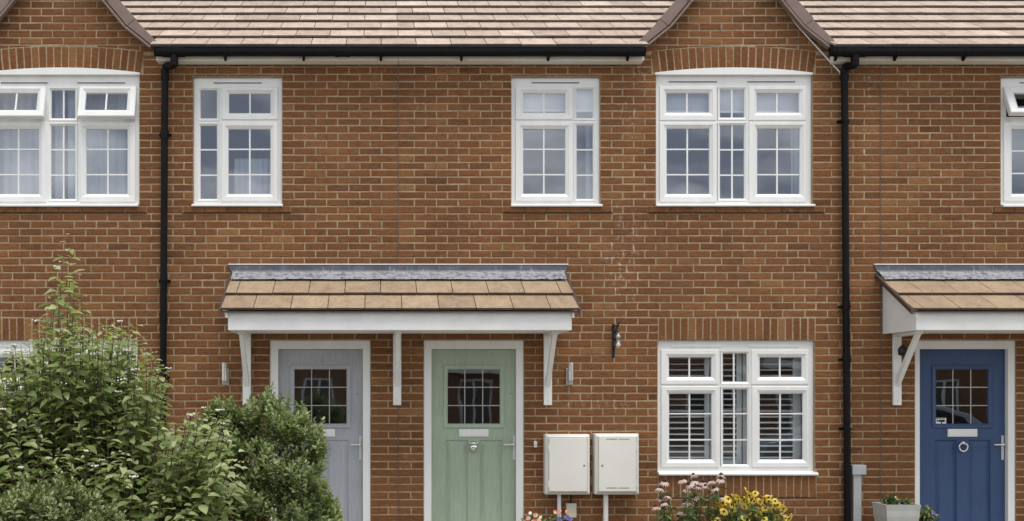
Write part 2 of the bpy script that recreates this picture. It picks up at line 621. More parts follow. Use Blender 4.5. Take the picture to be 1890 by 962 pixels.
def brick(mb, c4, depth=0.1):
    """c4: bottom-left, bottom-right, top-right, top-left (x, z) of one brick face"""
    yf = random.uniform(-0.0016, 0.0016)
    j = lambda: random.uniform(-0.0022, 0.0022)
    c4 = [(x + j(), z + j()) for x, z in c4]
    cx = sum(p[0] for p in c4) / 4
    cz = sum(p[1] for p in c4) / 4
    ch = 0.0075
    ins = []
    for x, z in c4:
        ins.append((x + (ch if x < cx else -ch), z + (ch if z < cz else -ch)))
    v = [(x, yf, z) for x, z in ins] + [(x, yf + 0.0025, z) for x, z in c4] + [(x, depth, z) for x, z in c4]
    f = [(0, 1, 2, 3)]
    for i in range(4):
        k = (i + 1) % 4
        f.append((i, i + 4, k + 4, k))
        f.append((i + 4, i + 8, k + 8, k + 4))
    tv = random.random()
    tv = min(1, max(0, random.gauss(0.5, 0.17)))
    rn = random.random()
    mb.add(v, f, (tv, rn, 0.0))
    mb.t[-12:-8] = [(tv, rn, 1.0)] * 4


def brick_field(mb, xL, xR, openings, arches, zmax):
    """xL, xR: functions of z giving the ends of the wall; openings: (x0,x1,z0,z1)"""
    for (zb, zt, pitch, ph) in ROWS:
        if zb < -0.02 or zb > zmax:
            continue
        zt = min(zt, zmax)
        if zt - zb < 0.03:
            continue
        a_b, a_t, b_b, b_t = xL(zb), xL(zt), xR(zb), xR(zt)
        x0, x1 = min(a_b, a_t), max(b_b, b_t)
        if x1 - x0 < 0.05:
            continue
        ops = [o for o in openings if o[2] < zt - 0.008 and o[3] > zb + 0.008 and o[1] > x0 and o[0] < x1]
        cuts = sorted({x0, x1} | {e for o in ops for e in (o[0], o[1]) if x0 < e < x1})
        for s, e in zip(cuts[:-1], cuts[1:]):
            m = (s + e) / 2
            lo, hi = zb, zt
            for o in ops:
                if o[0] < m < o[1]:
                    if o[2] <= zb + 0.008 and o[3] >= zt - 0.008:
                        lo = hi = 0
                    elif o[3] < zt and o[2] <= zb + 0.008:
                        lo = max(lo, o[3])
                    elif o[2] > zb:
                        hi = min(hi, o[2])
            if hi - lo < 0.022:
                continue
            edges = [s]
            k = math.ceil((s - ph) / pitch)
            x = ph + k * pitch
            while x < e - 1e-4:
                if x > s + 1e-4:
                    edges.append(x + random.uniform(-0.003, 0.003))
                x += pitch
            edges.append(e)
            i = 1
            while i < len(edges) - 1:               # no slivers beside openings
                if edges[i] - edges[i - 1] < 0.088 or edges[i + 1] - edges[i] < 0.088:
                    edges.pop(i)
                else:
                    i += 1
            for p, q in zip(edges[:-1], edges[1:]):
                L = G if p > s else G * 0.5
                Q = G if q < e else G * 0.5
                bl, br, tr, tl = p + L, q - Q, q - Q, p + L
                bl, tl = max(bl, a_b), max(tl, a_t)
                br, tr = min(br, b_b), min(tr, b_t)
                if br - bl < 0.015 or tr - tl < 0.003:
                    continue
                zl, zr = lo + G, lo + G
                top = hi - G
                for (acx, azc, ar, ahalf) in arches:
                    fn = lambda xx: azc + math.sqrt(max(ar * ar - (xx - acx) ** 2, 0)) + 0.009
                    if abs((p + q) / 2 - acx) < ahalf and lo < fn(acx) and lo > fn(acx) - 0.12:
                        zl, zr = max(zl, fn(bl)), max(zr, fn(br))
                if min(top - zl, top - zr) < 0.004:
                    continue
                brick(mb, [(bl, zl), (br, zr), (tr, top), (tl, top)])


def soldiers(mb, x0, x1, z0, z1, n):
    wd = (x1 - x0) / n
    for i in range(n):
        a = x0 + i * wd + G
        b = x0 + (i + 1) * wd - G
        j = random.uniform(-0.002, 0.002)
        brick(mb, [(a + j, z0 + 0.003), (b + j, z0 + 0.003), (b - j, z1 - G), (a - j, z1 - G)])


def arch_ring(mb, cx, zc, r0, r1, half, n):
    for i in range(n):
        a0 = -half + 2 * half * i / n
        a1 = -half + 2 * half * (i + 1) / n
        g0, g1 = G / r0, G / r1
        P = lambda r, a: (cx + r * math.sin(a), zc + r * math.cos(a))
        brick(mb, [P(r0, a0 + g0), P(r0, a1 - g0), P(r1, a1 - g1), P(r1, a0 + g1)])


# gable outline: inner line of the verge in the wall plane (pixels, measured from the gable's centre line)
GAB = [(171, 87), (125.5, 50.4), (88.5, 5.8), (0, -101)]
GC_R, GC_L = 1354.0, 113.0
WALL_TOP = Z(101)


def gable_half(z, extra=9):
    pts = [(dx, Z(py)) for dx, py in GAB]
    for (d0, z0), (d1, z1) in zip(pts[:-1], pts[1:]):
        if z <= z1:
            f = (z - z0) / (z1 - z0)
            return (d0 + (d1 - d0) * f + extra) / S
    return 0.0


# arch geometry (circle): apex of the intrados at py 124.5, spring at py 134, half span 146 px
A_R0 = (146 ** 2 + 9.5 ** 2) / (2 * 9.5) / S
A_ZC = Z(124.5) - A_R0
A_R1 = A_R0 + 38.5 / S
A_HALF = math.asin(148 / S / A_R0)

PARTY1, PARTY2 = X(735), X(1625)
H0, H3 = X(-155), X(2515)

houses = {}
for nm, x0, x1, lab in (
        ('grey', H0, PARTY1, "brick terraced house with blue grey front door and shrubs in front"),
        ('green', PARTY1, PARTY2, "brick terraced house with sage green front door and gabled bay of white windows"),
        ('blue', PARTY2, H3, "brick terraced house with royal blue front door, cut off by the right edge")):
    houses[nm] = empty("terraced_house", ((x0 + x1) / 2, 0, 0), lab, "house", "houses of the brick terrace")

# openings in pixels at the wall plane: x0, x1, top, bottom
OPEN = {
    'grey': [(356.5, 520.5, 142, 381), (-33, 257, 138, 381), (-33, 253.5, 628, 878), (498, 684, 628, 1017)],
    'green': [(944, 1108, 142, 381), (1211, 1500, 138, 381), (1214, 1504, 628, 878), (782, 967, 628, 1017)],
    'blue': [(1847.5, 2012, 142, 381), (1689, 1875, 629, 1017)],
}


def wrect(o, y=0.0):
    return (X(o[0], y), X(o[1], y), Z(o[3], y), Z(o[2], y))


for nm, x0, x1, gc in (('grey', H0, PARTY1, GC_L), ('green', PARTY1, PARTY2, GC_R), ('blue', PARTY2, H3, None)):
    h = houses[nm]
    ops = [wrect(o) for o in OPEN[nm]]
    # mortar body with the openings
    mb = MB().plate((x0, x1, -0.3, WALL_TOP), [(o[0], o[1], max(o[2], -0.2), o[3]) for o in ops], 0.0035, 0.10)
    if gc is not None:
        zs = [WALL_TOP + 0.0005] + [Z(py) for _, py in GAB if Z(py) > WALL_TOP] 
        L = [(X(gc) - gable_half(z, 12), z) for z in zs]
        Rr = [(X(gc) + gable_half(z, 12), z) for z in reversed(zs)]
        mb.prism(L + Rr, 'y', 0.0035, 0.10)
    wall = mb.build("wall", M['mortar'], h)
    bm_ = MB()
    e = 0.0015
    zones = list(ops)
    arches = []
    sold = []
    if gc is not None:
        cx = X(gc)
        zones.append((cx - 151 / S, cx + 151 / S, Z(138), Z(96)))
        arches.append((cx, A_ZC, A_R1, 151 / S))
        arch_ring(bm_, cx, A_ZC, A_R0, A_R1, A_HALF, 22)
        gx0, gx1 = (1215, 1505) if nm == 'green' else (-38, 252)
        zones.append((X(gx0), X(gx1), Z(628), Z(586.5)))
        soldiers(bm_, X(gx0), X(gx1), Z(628), Z(586.5), 21)
        zones.append((X(gx0), X(gx1 + 2), Z(918), Z(878)))
        soldiers(bm_, X(gx0), X(gx1 + 2), Z(918), Z(878), 21)
    sills = {'grey': [(338, 537), (-52, 270)], 'green': [(928, 1130), (1196, 1522)], 'blue': [(1832, 2030)]}[nm]
    for a, b in sills:
        zones.append((X(a), X(b), Z(394), Z(381)))
        xs = np.linspace(X(a), X(b), max(2, round((b - a) / 41)) + 1)
        for p, q in zip(xs[:-1], xs[1:]):
            sb = MB()
            brick(sb, [(p + G, Z(392.3)), (q - G, Z(392.3)), (q - G, Z(381.6)), (p + G, Z(381.6))])
            bm_.add([(v[0], v[1] - (0.012 if v[1] < 0.05 else 0), v[2]) for v in sb.v], sb.f, sb.t[0])
    if gc is None:
        brick_field(bm_, lambda z: x0 + e, lambda z: x1 - e, zones, arches, WALL_TOP)
    else:
        cx = X(gc)
        brick_field(bm_, lambda z: x0 + e, lambda z: x1 - e, zones, arches, WALL_TOP)
        # courses of the gable above the eaves
        keep = list(ROWS)
        above = []
        for (zb, zt, pi_, ph_) in keep:
            if zt > WALL_TOP + 0.03:
                above.append((max(zb, WALL_TOP + 0.001) if zb < WALL_TOP else zb, zt, pi_, ph_))
        ROWS[:] = above
        if above:
            brick_field(bm_, lambda z: cx - gable_half(z), lambda z: cx + gable_half(z), [zz for zz in zones], arches, Z(-95))
        ROWS[:] = keep
    bm_.build("brickwork", M['brick'], h)
    for a, b in sills:
        MB().box(X(a) - 0.004, X(b) + 0.004, -0.004, 0.02, Z(394.2), Z(392.6)).build("damp_course", M['dark'], h)
    if gc is not None:
        MB().box(X(gx0), X(gx1 + 3), -0.004, 0.02, Z(919.3), Z(918)).build("damp_course", M['dark'], h)
    if nm != 'blue':
        MB().box(x1 - 0.0045, x1 + 0.0045, -0.0015, 0.02, 0.0, Z(112)).build("movement_joint", M['joint'], h)
    # rooms behind the windows, back and party walls
    rm = MB()
    for (za, zb) in ((0.05, 2.45), (2.65, 4.98)):
        a, b, c, d = x0 + 0.06, x1 - 0.06, 0.10, 3.6
        v = [(a, c, za), (b, c, za), (b, d, za), (a, d, za), (a, c, zb), (b, c, zb), (b, d, zb), (a, d, zb)]
        rm.add(v, [(0, 1, 2, 3), (4, 7, 6, 5), (3, 2, 6, 7), (0, 3, 7, 4), (1, 5, 6, 2)])
    rm.build("interior", M['room'], h)
    MB().box(x0, x1, 7.7, 7.8, -0.3, WALL_TOP).build("rear_wall", M['farbrick'], h)
    if nm == 'grey':
        MB().box(x0 - 0.1, x0 - 0.002, 0, 7.8, -0.3, WALL_TOP).build("end_wall", M['farbrick'], h)
    if nm == 'blue':
        MB().box(x1 + 0.002, x1 + 0.1, 0, 7.8, -0.3, WALL_TOP).build("end_wall", M['farbrick'], h)


# ------------------------------------------------------------------ roofs
def tiles(mb, P0, along, up, nrm, gauge, cover, rows, clip, thick=0.020, over=0.06, phase=0.0, shift_row=0.5):
    P0, along, up, nrm = Vector(P0), Vector(along), Vector(up), Vector(nrm)
    for r in range(rows):
        segs = clip(r)
        for (s, e) in segs:
            k = math.floor((s - phase) / cover) - 1
            x = phase + k * cover + (shift_row * cover if r % 2 else 0)
            while x < e:
                a, b = max(x + 0.0035, s), min(x + cover - 0.0035, e)
                x += cover
                if b - a < 0.02:
                    continue
                dr = random.uniform(-0.004, 0.004)
                lift = random.uniform(0, 0.003)
                v0, v1 = r * gauge + dr, (r + 1) * gauge + over
                hb = thick + 0.017 + lift
                ht = 0.006
                q = [P0 + along * a + up * v0 + nrm * (hb - thick), P0 + along * b + up * v0 + nrm * (hb - thick),
                     P0 + along * b + up * v1 + nrm * (ht - 0.004), P0 + along * a + up * v1 + nrm * (ht - 0.004),
                     P0 + along * a + up * v0 + nrm * hb, P0 + along * b + up * v0 + nrm * hb,
                     P0 + along * b + up * v1 + nrm * ht, P0 + along * a + up * v1 + nrm * ht]
                mb.add(q, [(0, 3, 2, 1), (4, 5, 6, 7), (0, 1, 5, 4), (1, 2, 6, 5), (2, 3, 7, 6), (3, 0, 4, 7)],
                       None)
                tv = min(1, max(0, random.gauss(0.5, 0.2)))
                mb.t[-8:] = [(tv, 1, 0)] * 8
                # leading edge: own vertices, toned dark for painted shade and grime
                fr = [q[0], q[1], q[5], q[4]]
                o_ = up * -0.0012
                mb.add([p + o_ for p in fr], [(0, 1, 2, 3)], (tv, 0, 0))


PITCH = R(30)
EY, EZ = -0.235, Z(88.5, -0.235)           # eaves edge of the main roof
up_ = (0, math.cos(PITCH), math.sin(PITCH))
nr_ = (0, -math.sin(PITCH), math.cos(PITCH))
GAUGE = 0.30 / math.cos(PITCH)
gapL, gapR = (X(-58), X(286)), (X(1187), X(1524))
for nm, x0, x1 in (('grey', H0, PARTY1), ('green', PARTY1, PARTY2), ('blue', PARTY2, H3)):
    h = houses[nm]
    mb = MB()

    def clip(r, x0=x0, x1=x1):
        segs = [(x0, x1)]
        if r == 0:
            for g in (gapL, gapR):
                n = []
                for s, e in segs:
                    if g[1] <= s or g[0] >= e:
                        n.append((s, e))
                    else:
                        if g[0] > s:
                            n.append((s, g[0]))
                        if g[1] < e:
                            n.append((g[1], e))
                segs = n
        return segs
    tiles(mb, (0, EY, EZ), (1, 0, 0), up_, nr_, GAUGE, 0.345, 14, clip, phase=X(640))
    # roof deck under the tiles and the rear slope
    ry = EY + 14 * 0.30
    rz = EZ + 14 * GAUGE * math.sin(PITCH)
    mb.prism([(0.11, EZ + 0.345 * math.tan(PITCH) - 0.03), (ry, rz - 0.03), (ry, rz - 0.1), (0.11, EZ + 0.345 * math.tan(PITCH) - 0.1)], 'x', x0, x1, (0.2, 1, 0))
    mb.prism([(ry, rz + 0.02), (8.05, EZ), (8.05, EZ - 0.06), (ry, rz - 0.05)], 'x', x0, x1, (0.3, 1, 0))
    mb.build("roof", M['tile'], h)

# gabled roofs with their verges
for nm, gc in (('grey', GC_L), ('green', GC_R)):
    h = houses[nm]
    mb = MB()
    cx = X(gc)
    pts = [((dx) / S, Z(py)) for dx, py in GAB]
    for sgn in (-1, 1):
        vg = MB()
        P = [Vector((cx + sgn * d, 0, z)) for d, z in pts]
        first = True
        for i, (a, b) in enumerate(zip(P[:-1], P[1:])):
            t = (b - a).normalized()
            n = Vector((-t.z, 0, t.x)) if sgn > 0 else Vector((t.z, 0, -t.x))
            if n.z < 0:
                n = -n
            off = 0.050
            # slope of the gabled roof, running back into the main roof
            q = []
            for pp in (a, b):
                for yy in (-0.07, 3.4):
                    for hh in (off - 0.03, off):
                        q.append(pp + n * hh + Vector((0, yy, 0)))
            mb.add(q, [(0, 1, 3, 2), (4, 6, 7, 5), (1, 5, 7, 3), (0, 2, 6, 4), (0, 4, 5, 1), (2, 3, 7, 6)], (0.4, 1, 0))
        # verge caps: overlapping lengths along the bell-cast line
        line = []
        for i, (a, b) in enumerate(zip(P[:-1], P[1:])):
            line.append((a, b))
        for (a, b) in line:
            t = (b - a).normalized()
            n = Vector((t.z, 0, -t.x)) if sgn < 0 else Vector((-t.z, 0, t.x))
            if n.z < 0:
                n = -n
            L = (b - a).length
            k = max(1, round(L / 0.30))
            for j in range(k):
                s0 = a + t * (L * j / k - 0.012)
                s1 = a + t * (L * (j + 1) / k + 0.012)
                lift0, lift1 = 0.014, 0.004
                low = a.z < Z(70)
                tw = [(0.036 + 0.05 * min(1, max(0, ((pp - a).length / L)))) if low else 0.086 for pp in (s0, s1)]
                for (y0, y1, n0, dn) in ((-0.105, -0.06, -0.012, 0.0), (-0.06, 0.06, 0.016, 0.002)):
                    q = []
                    for pp, lf, n1 in ((s0, lift0, tw[0] + dn), (s1, lift1, tw[1] + dn)):
                        for yy in (y0 - lf * 0.6, y1):
                            for hh in (n0, n1 + lf):
                                q.append(pp + n * hh + Vector((0, yy, 0)))
                    vg.add(q, [(0, 1, 3, 2), (4, 6, 7, 5), (1, 5, 7, 3), (0, 2, 6, 4), (0, 4, 5, 1), (2, 3, 7, 6)])
                # lower lip of the cap
                q = []
                for pp, lf in ((s0, lift0), (s1, lift1)):
                    for yy in (-0.122 - lf * 0.5, -0.055):
                        for hh in (-0.046, -0.024):
                            q.append(pp + n * hh + Vector((0, yy, 0)))
                vg.add(q, [(0, 1, 3, 2), (4, 6, 7, 5), (1, 5, 7, 3), (0, 2, 6, 4), (0, 4, 5, 1), (2, 3, 7, 6)])
            # undercloak between wall and cap
            q = []
            for pp in (a, b):
                for yy in (-0.085, 0.02):
                    for hh in (0.02, 0.05):
                        q.append(pp + n * hh + Vector((0, yy, 0)))
            vg.add(q, [(0, 1, 3, 2), (4, 6, 7, 5), (1, 5, 7, 3), (0, 2, 6, 4), (0, 4, 5, 1), (2, 3, 7, 6)])
        vg.build("verge", M['verge'], h, bevel=0.003)
    mb.build("gable_roof", M['tile'], h)

# boxed eaves (white board behind the gutter)
for nm, a, b in (('grey', 293, 735), ('green', 735, 1183), ('green', 1531, 1625), ('blue', 1625, 2515)):
    MB().box(X(a) + 0.0015, X(b) - 0.0015, -0.155, 0.0, Z(111.5, -0.155), Z(90, -0.155)).build("fascia", M['cream'], houses[nm], bevel=0.004)


# ------------------------------------------------------------------ gutters and downpipes
def gutter(x0, x1, brackets, unions, pipe, label):
    g = empty("rain_gutter", (x0, -0.16, Z(95, -0.2)), label, "gutter", "black rain gutters")
    yc, zt, r = -0.212, Z(87.0, -0.26), 0.047
    prof = []
    for k in range(13):
        a = math.pi + math.pi * k / 12
        prof.append((yc + r * math.cos(a), zt - 0.032 + r * 1.0 * math.sin(a)))
    prof = [(yc - r, zt)] + prof + [(yc + r, zt)]
    inner = [(y * 0.93 + yc * 0.07, z + 0.004) for y, z in reversed(prof[1:-1])]
    inner = [(yc + r - 0.005, zt)] + inner + [(yc - r + 0.005, zt)]
    MB().prism(prof + inner, 'x', x0, x1).build("trough", M['black'], g)
    MB().tube([(x0, yc - r, zt), (x1, yc - r, zt)], 0.006, 8).build("rim", M['black'], g)
    for xe in (x0, x1):
        MB().prism([(y, z) for y, z in prof], 'x', xe - 0.006, xe + 0.006).build("end_cap", M['black'], g)
    for px in brackets:
        xb = X(px, -0.22)
        m = MB()
        big = [(yc + (y - yc) * 1.09, zt - 0.02 + (z - zt + 0.02) * 1.1) for y, z in prof]
        m.prism(big, 'x', xb - 0.014, xb + 0.014)
        m.prism([(-0.158, zt - 0.05), (-0.158, zt - 0.112), (-0.178, zt - 0.112), (-0.225, zt - 0.075)], 'x', xb - 0.012, xb + 0.012)
        m.build("gutter_bracket", M['black'], g, bevel=0.003)
    for px in unions:
        xb = X(px, -0.22)
        m = MB()
        for dx in (-0.06, 0.06):
            big = [(yc + (y - yc) * 1.12, zt - 0.02 + (z - zt + 0.02) * 1.12) for y, z in prof]
            m.prism(big, 'x', xb + dx - 0.012, xb + dx + 0.012)
        big = [(yc + (y - yc) * 1.05, zt - 0.02 + (z - zt + 0.02) * 1.05) for y, z in prof]
        m.prism(big, 'x', xb - 0.06, xb + 0.06)
        m.build("union_joint", M['black'], g, bevel=0.003)
    # outlet, swan neck and downpipe
    xo, xp, clips, couplings = pipe
    xo, xp0, xp1 = X(xo, -0.2), X(xp[0], -0.06), X(xp[1], -0.06)
    m = MB()
    big = [(yc + (y - yc) * 1.10, zt - 0.02 + (z - zt + 0.02) * 1.1) for y, z in prof]
    m.prism(big, 'x', xo - 0.11, xo + 0.11)
    m.tube([(xo, yc, zt - 0.05), (xo, yc, zt - 0.13)], 0.040, 16)
    m.build("outlet", M['black'], g, bevel=0.003)
    ztop = Z(128, -0.06)
    m = MB()
    p0, p1 = Vector((xo, yc, zt - 0.10)), Vector((xp0, -0.062, ztop - 0.02))
    pts = [p0, p0 + Vector((0, 0, -0.035))]
    a, b = p0 + Vector((0, 0, -0.07)), p1 + Vector((0, 0, 0.05))
    for t in (0.08, 0.25, 0.5, 0.75, 0.92):
        pts.append(a.lerp(b, t))
    pts += [p1, p1 + Vector((0, 0, -0.06))]
    m.tube(pts, 0.036, 16)
    m.tube([p1 + Vector((0, 0, 0.01)), p1 + Vector((0, 0, -0.09))], 0.041, 16)
    m.tube([a.lerp(b, 0.0) + Vector((0, 0, 0.035)), a.lerp(b, 0.0)], 0.041, 16)
    m.build("swan_neck", M['black'], g, smooth=False)
    m = MB()
    zb = 0.02
    top, bot = Vector((xp0, -0.062, ztop - 0.06)), Vector((xp1, -0.062, zb))
    m.tube([top, bot], 0.034, 18)
    at = lambda py: top.lerp(bot, (top.z - Z(py, -0.06)) / (top.z - bot.z))
    for py in couplings:
        c = at(py)
        m.tube([c + Vector((0, 0, 0.05)), c - Vector((0, 0, 0.03))], 0.0395, 18)
    dp = m.build("downpipe", M['black'], g)
    for py in clips:
        c = at(py)
        m = MB()
        m.tube([c + Vector((0, 0, 0.014)), c - Vector((0, 0, 0.014))], 0.042, 18)
        m.box(c.x - 0.06, c.x + 0.06, -0.03, -0.001, c.z - 0.012, c.z + 0.012)
        m.build("pipe_clip", M['black'], dp, bevel=0.002)
    return g


gutter(X(286, -0.22), X(1190, -0.22), [415, 560, 703, 852, 1013, 1160], [632],
       (322, (304.5, 299), [247, 518, 697], [250, 588]), "long black gutter between the two gables, its downpipe beside the shrubs")
gutter(X(1534, -0.22), H3, [1545, 1655, 1782, 1920, 2060, 2200], [],
       (1577, (1558.5, 1565), [223, 566, 664, 792], [566, 664]), "black gutter at upper right, its downpipe between green and blue door houses")


# ------------------------------------------------------------------ windows
YF, YG = 0.040, 0.066


def ex(r, d):
    return (r[0] - d, r[1] + d, r[2] - d, r[3] + d)


def grect(q, y):
    return (X(q[0], y), X(q[1], y), Z(q[3], y), Z(q[2], y))


def window(house, opening, lights, vents, sill, label=None, proud=0.013):
    o = wrect(opening)
    win = MB()
    win = bpy.data.objects.new("window", None)
    COL.objects.link(win)
    win.parent = houses[house]
    WLOC[win.name] = WLOC[houses[house].name]
    if label:
        win["label"] = label
    rect = (o[0] + 0.001, o[1] - 0.001, o[2] + 0.001, o[3] - 0.001)
    holes = []
    for l in lights:
        if 'sash' in l:
            holes.append(ex(grect(l['sash'], YF), -0.028))
        else:
            holes.append(ex(grect(l['glass'], YF), 0.026))
    fr = MB().plate(rect, holes, YF, YF + 0.07)
    fr.build("frame", M['pvc'], win, bevel=0.004)
    for l in lights:
        mb, gm, pm = MB(), MB(), MB()
        ga = l.get('glass')
        if 'sash' in l:
            yf = YF - proud
            so = grect(l['sash'], yf)
            gi = grect(ga, YG)
            m1 = ex(gi, 0.026)
            mb.ring([(so, YF + 0.045), (so, yf + 0.007), (ex(so, -0.007), yf), (ex(m1, 0.008), yf), (m1, yf + 0.008), (ex(m1, -0.003), yf + 0.009), (ex(gi, 0.004), YG - 0.016), (gi, YG - 0.010), (gi, YG + 0.014), (ex(gi, 0.03), YG + 0.014), (ex(so, -0.004), YF + 0.045)])
            yb = YG
        else:
            gi = grect(ga, YG)
            m1 = ex(gi, 0.028)
            mb.ring([(m1, YF + 0.06), (m1, YF - 0.002), (ex(m1, -0.010), YF - 0.002), (ex(gi, 0.005), YG - 0.014), (gi, YG - 0.010), (gi, YG + 0.014), (m1, YG + 0.014)])
        ta, tb = random.uniform(-1, 1) * 0.0022, random.uniform(-1, 1) * 0.0022        # no two panes sit quite true
        pm.add([(gi[0] - 0.004, YG + ta + tb, gi[2] - 0.004), (gi[1] + 0.004, YG - ta + tb, gi[2] - 0.004), (gi[1] + 0.004, YG - ta - tb, gi[3] + 0.004), (gi[0] - 0.004, YG + ta - tb, gi[3] + 0.004)], [(0, 1, 2, 3)])
        bw = 0.0078
        for v in l.get('v', []):
            x = X(v, YG)
            gm.box(x - bw, x + bw, YG - 0.007, YG + 0.009, gi[2], gi[3])
        for hgt in l.get('h', []):
            z = Z(hgt, YG)
            gm.box(gi[0], gi[1], YG - 0.0055, YG + 0.008, z - bw * 0.9, z + bw * 0.9)
        if l.get('open'):
            ang = R(l['open'])
            pv = Vector((0, YF, so[3]))
            rot = Matrix.Translation(pv) @ Matrix.Rotation(-ang, 4, 'X') @ Matrix.Translation(-pv)
            for q in (mb, gm, pm):
                q.v = [tuple(rot @ Vector(p)) for p in q.v]
            # friction stays
            st = MB()
            for xs, sg in ((so[0] + 0.02, 1), (so[1] - 0.02, -1)):
                p0 = Vector((xs, YF + 0.01, so[3] - 0.12))
                p1 = rot @ Vector((xs + 0.004 * sg, YF + 0.03, so[2] + 0.06))
                st.tube([p0, p1], 0.004, 6)
            st.build("window_stay", M['steel'], win)
        nm = "sash" if 'sash' in l else "fixed_light"
        mb.build(nm, M['pvc'], win)
        pm.build("pane", M['glass'], win)
        if gm.v:
            gm.build("glazing_bars", M['pvc'], win)
    for (a, b, py, dk) in vents:
        mb = MB()
        mb.box(X(a, YF), X(b, YF), YF - 0.009, YF + 0.001, Z(py + 2.4, YF), Z(py - 2.0, YF))
        t = mb.build("trickle_vent", M['pvc'], win, bevel=0.002)
        if dk:
            MB().box(X(a, YF) + 0.004, X(b, YF) - 0.004, YF - 0.0105, YF - 0.004, Z(py + 2.0, YF), Z(py + 0.2, YF)).build("vent_slot", M['vent'], win)
    a, b, py0, py1 = sill
    zb, zt = Z(py1, -0.03), Z(py0, 0.03)
    MB().prism([(YF + 0.02, zb + 0.002), (-0.034, zb), (-0.036, zb + 0.016), (-0.03, zb + 0.022), (YF - 0.001, zt + 0.004), (YF + 0.02, zt + 0.004)], 'x', X(a, -0.03), X(b, -0.03)).build("sill", M['pvc'], win, bevel=0.003)
    return win


HB_U, HB_F = [276, 322.8], [276.8, 323.7]
window('grey', OPEN['grey'][0], [
    dict(glass=(370.3, 400.6, 167.3, 219.2)),
    dict(glass=(370.3, 400.6, 232.7, 367.6), h=HB_F),
    dict(sash=(408.7, 513.4, 160.9, 221), glass=(423, 499.3, 174, 209.5), v=[461.5]),
    dict(sash=(408.5, 513.4, 224.8, 371.8), glass=(422, 499.3, 239.4, 358.6), v=[461.2], h=HB_U)],
    [(394, 483.6, 152.6, True)], (353.5, 522, 377, 381))
window('green', OPEN['green'][0], [
    dict(sash=(951, 1056.8, 160.3, 221.2), glass=(965.6, 1042.8, 173.5, 208.8), v=[1003.5]),
    dict(sash=(951, 1056.8, 225, 371.8), glass=(965.3, 1042.8, 239.4, 358.3), v=[1003.5], h=HB_U),
    dict(glass=(1063.8, 1093.8, 166, 218.6)),
    dict(glass=(1063.8, 1093.9, 232.3, 367.6), h=HB_F)],
    [(980.5, 1069.7, 152.2, True)], (943.5, 1112.3, 377, 381.3))
CL = [dict(sash=(1216.8, 1322, 159, 222.6), glass=(1229.5, 1308, 172.7, 208.6), v=[1267.6]),
      dict(sash=(1216.8, 1322.5, 224.5, 372.8), glass=(1230, 1308.3, 238.3, 358.7), v=[1268.2], h=HB_U),
      dict(glass=(1328.3, 1372.7, 166, 217.8), v=[1350.3]),
      dict(glass=(1328.3, 1372.9, 231.8, 367.2), v=[1350.8], h=HB_F),
      dict(sash=(1382, 1488.3, 159, 222.6), glass=(1396, 1473.7, 172.7, 208.6), v=[1433.5]),
      dict(sash=(1382, 1488.3, 224.5, 372.8), glass=(1397, 1474.8, 238.3, 358.7), v=[1433.8], h=HB_U)]
window('green', OPEN['green'][1], CL, [(1233.7, 1323.5, 150.4, True), (1378.8, 1467.8, 150.4, True)], (1211.5, 1505, 377, 381))
window('grey', OPEN['grey'][1], [
    dict(sash=(-20, 85, 159.5, 222.6), glass=(-6, 71.5, 173, 208.6), v=[33], open=18),
    dict(sash=(-19.5, 85, 224.5, 372.8), glass=(-2.8, 72.4, 239.4, 358.7), v=[34.8], h=HB_U),
    dict(glass=(95.4, 139.2, 167.3, 219.2), v=[117.9]),
    dict(glass=(95, 139.2, 232.7, 367.7), v=[117.8], h=HB_F),
    dict(sash=(147, 252, 159.5, 222.6), glass=(160.5, 237, 173, 208.6), v=[198.5], open=18),
    dict(sash=(147.3, 250.6, 224.5, 372.8), glass=(160, 235.7, 239.4, 358.7), v=[199.5], h=HB_U)],
    [(1.4, 89, 152.4, True), (142.6, 231.5, 152.4, True)], (-40, 254.5, 377, 381.3), "white window with both top sashes tilted open")
DL = [dict(sash=(1219.6, 1326.3, 645.8, 709.8), glass=(1234.2, 1312.3, 660, 696), v=[1272]),
      dict(sash=(1220, 1327, 712.8, 862.8), glass=(1234.5, 1312.8, 726.7, 848.2), v=[1272.2], h=[763.7, 811.7]),
      dict(glass=(1333.6, 1378, 652.3, 705), v=[1354]),
      dict(glass=(1333.9, 1378.5, 718.8, 857.2), v=[1354.6], h=[763.7, 812]),
      dict(sash=(1386.7, 1492.8, 645.8, 709.8), glass=(1401.5, 1479, 660, 696), v=[1438.9]),
      dict(sash=(1387.5, 1493.4, 712.8, 862.8), glass=(1401.5, 1480.7, 726.7, 848.2), v=[1439.4], h=[763.7, 811.7])]
window('green', OPEN['green'][2], DL, [(1238, 1332, 638, False), (1381, 1473.7, 638, False)], (1216.3, 1511, 870, 877.7))


def shift(l, f):
    r = {}
    for k, v in l.items():
        if k in ('sash', 'glass'):
            r[k] = (min(f(v[0]), f(v[1])), max(f(v[0]), f(v[1])), v[2], v[3])
        elif k == 'v':
            r[k] = [f(q) for q in v]
        else:
            r[k] = v
    return r


window('grey', OPEN['grey'][2], [shift(l, lambda q: 1466.5 - q) for l in DL], [(134, 228, 638, False), (-7, 85, 638, False)], (-45, 250, 870, 877.7))
BL = [dict(sash=(951, 1056.8, 160.3, 221.2), glass=(965.6, 1042.8, 173.5, 208.8), v=[1003.5], open=27),
      dict(sash=(951, 1056.8, 225, 371.8), glass=(965.3, 1042.8, 239.4, 358.3), v=[1003.5], h=[279, 320.5]),
      dict(glass=(1063.8, 1093.8, 166, 218.6)),
      dict(glass=(1063.8, 1093.9, 232.3, 367.6), h=HB_F)]
window('blue', OPEN['blue'][0], [shift(l, lambda q: q + 901.2) for l in BL], [(1881, 1971, 152.2, True)], (1852, 2016, 377.5, 382), "white window at the edge with its top sash wide open")

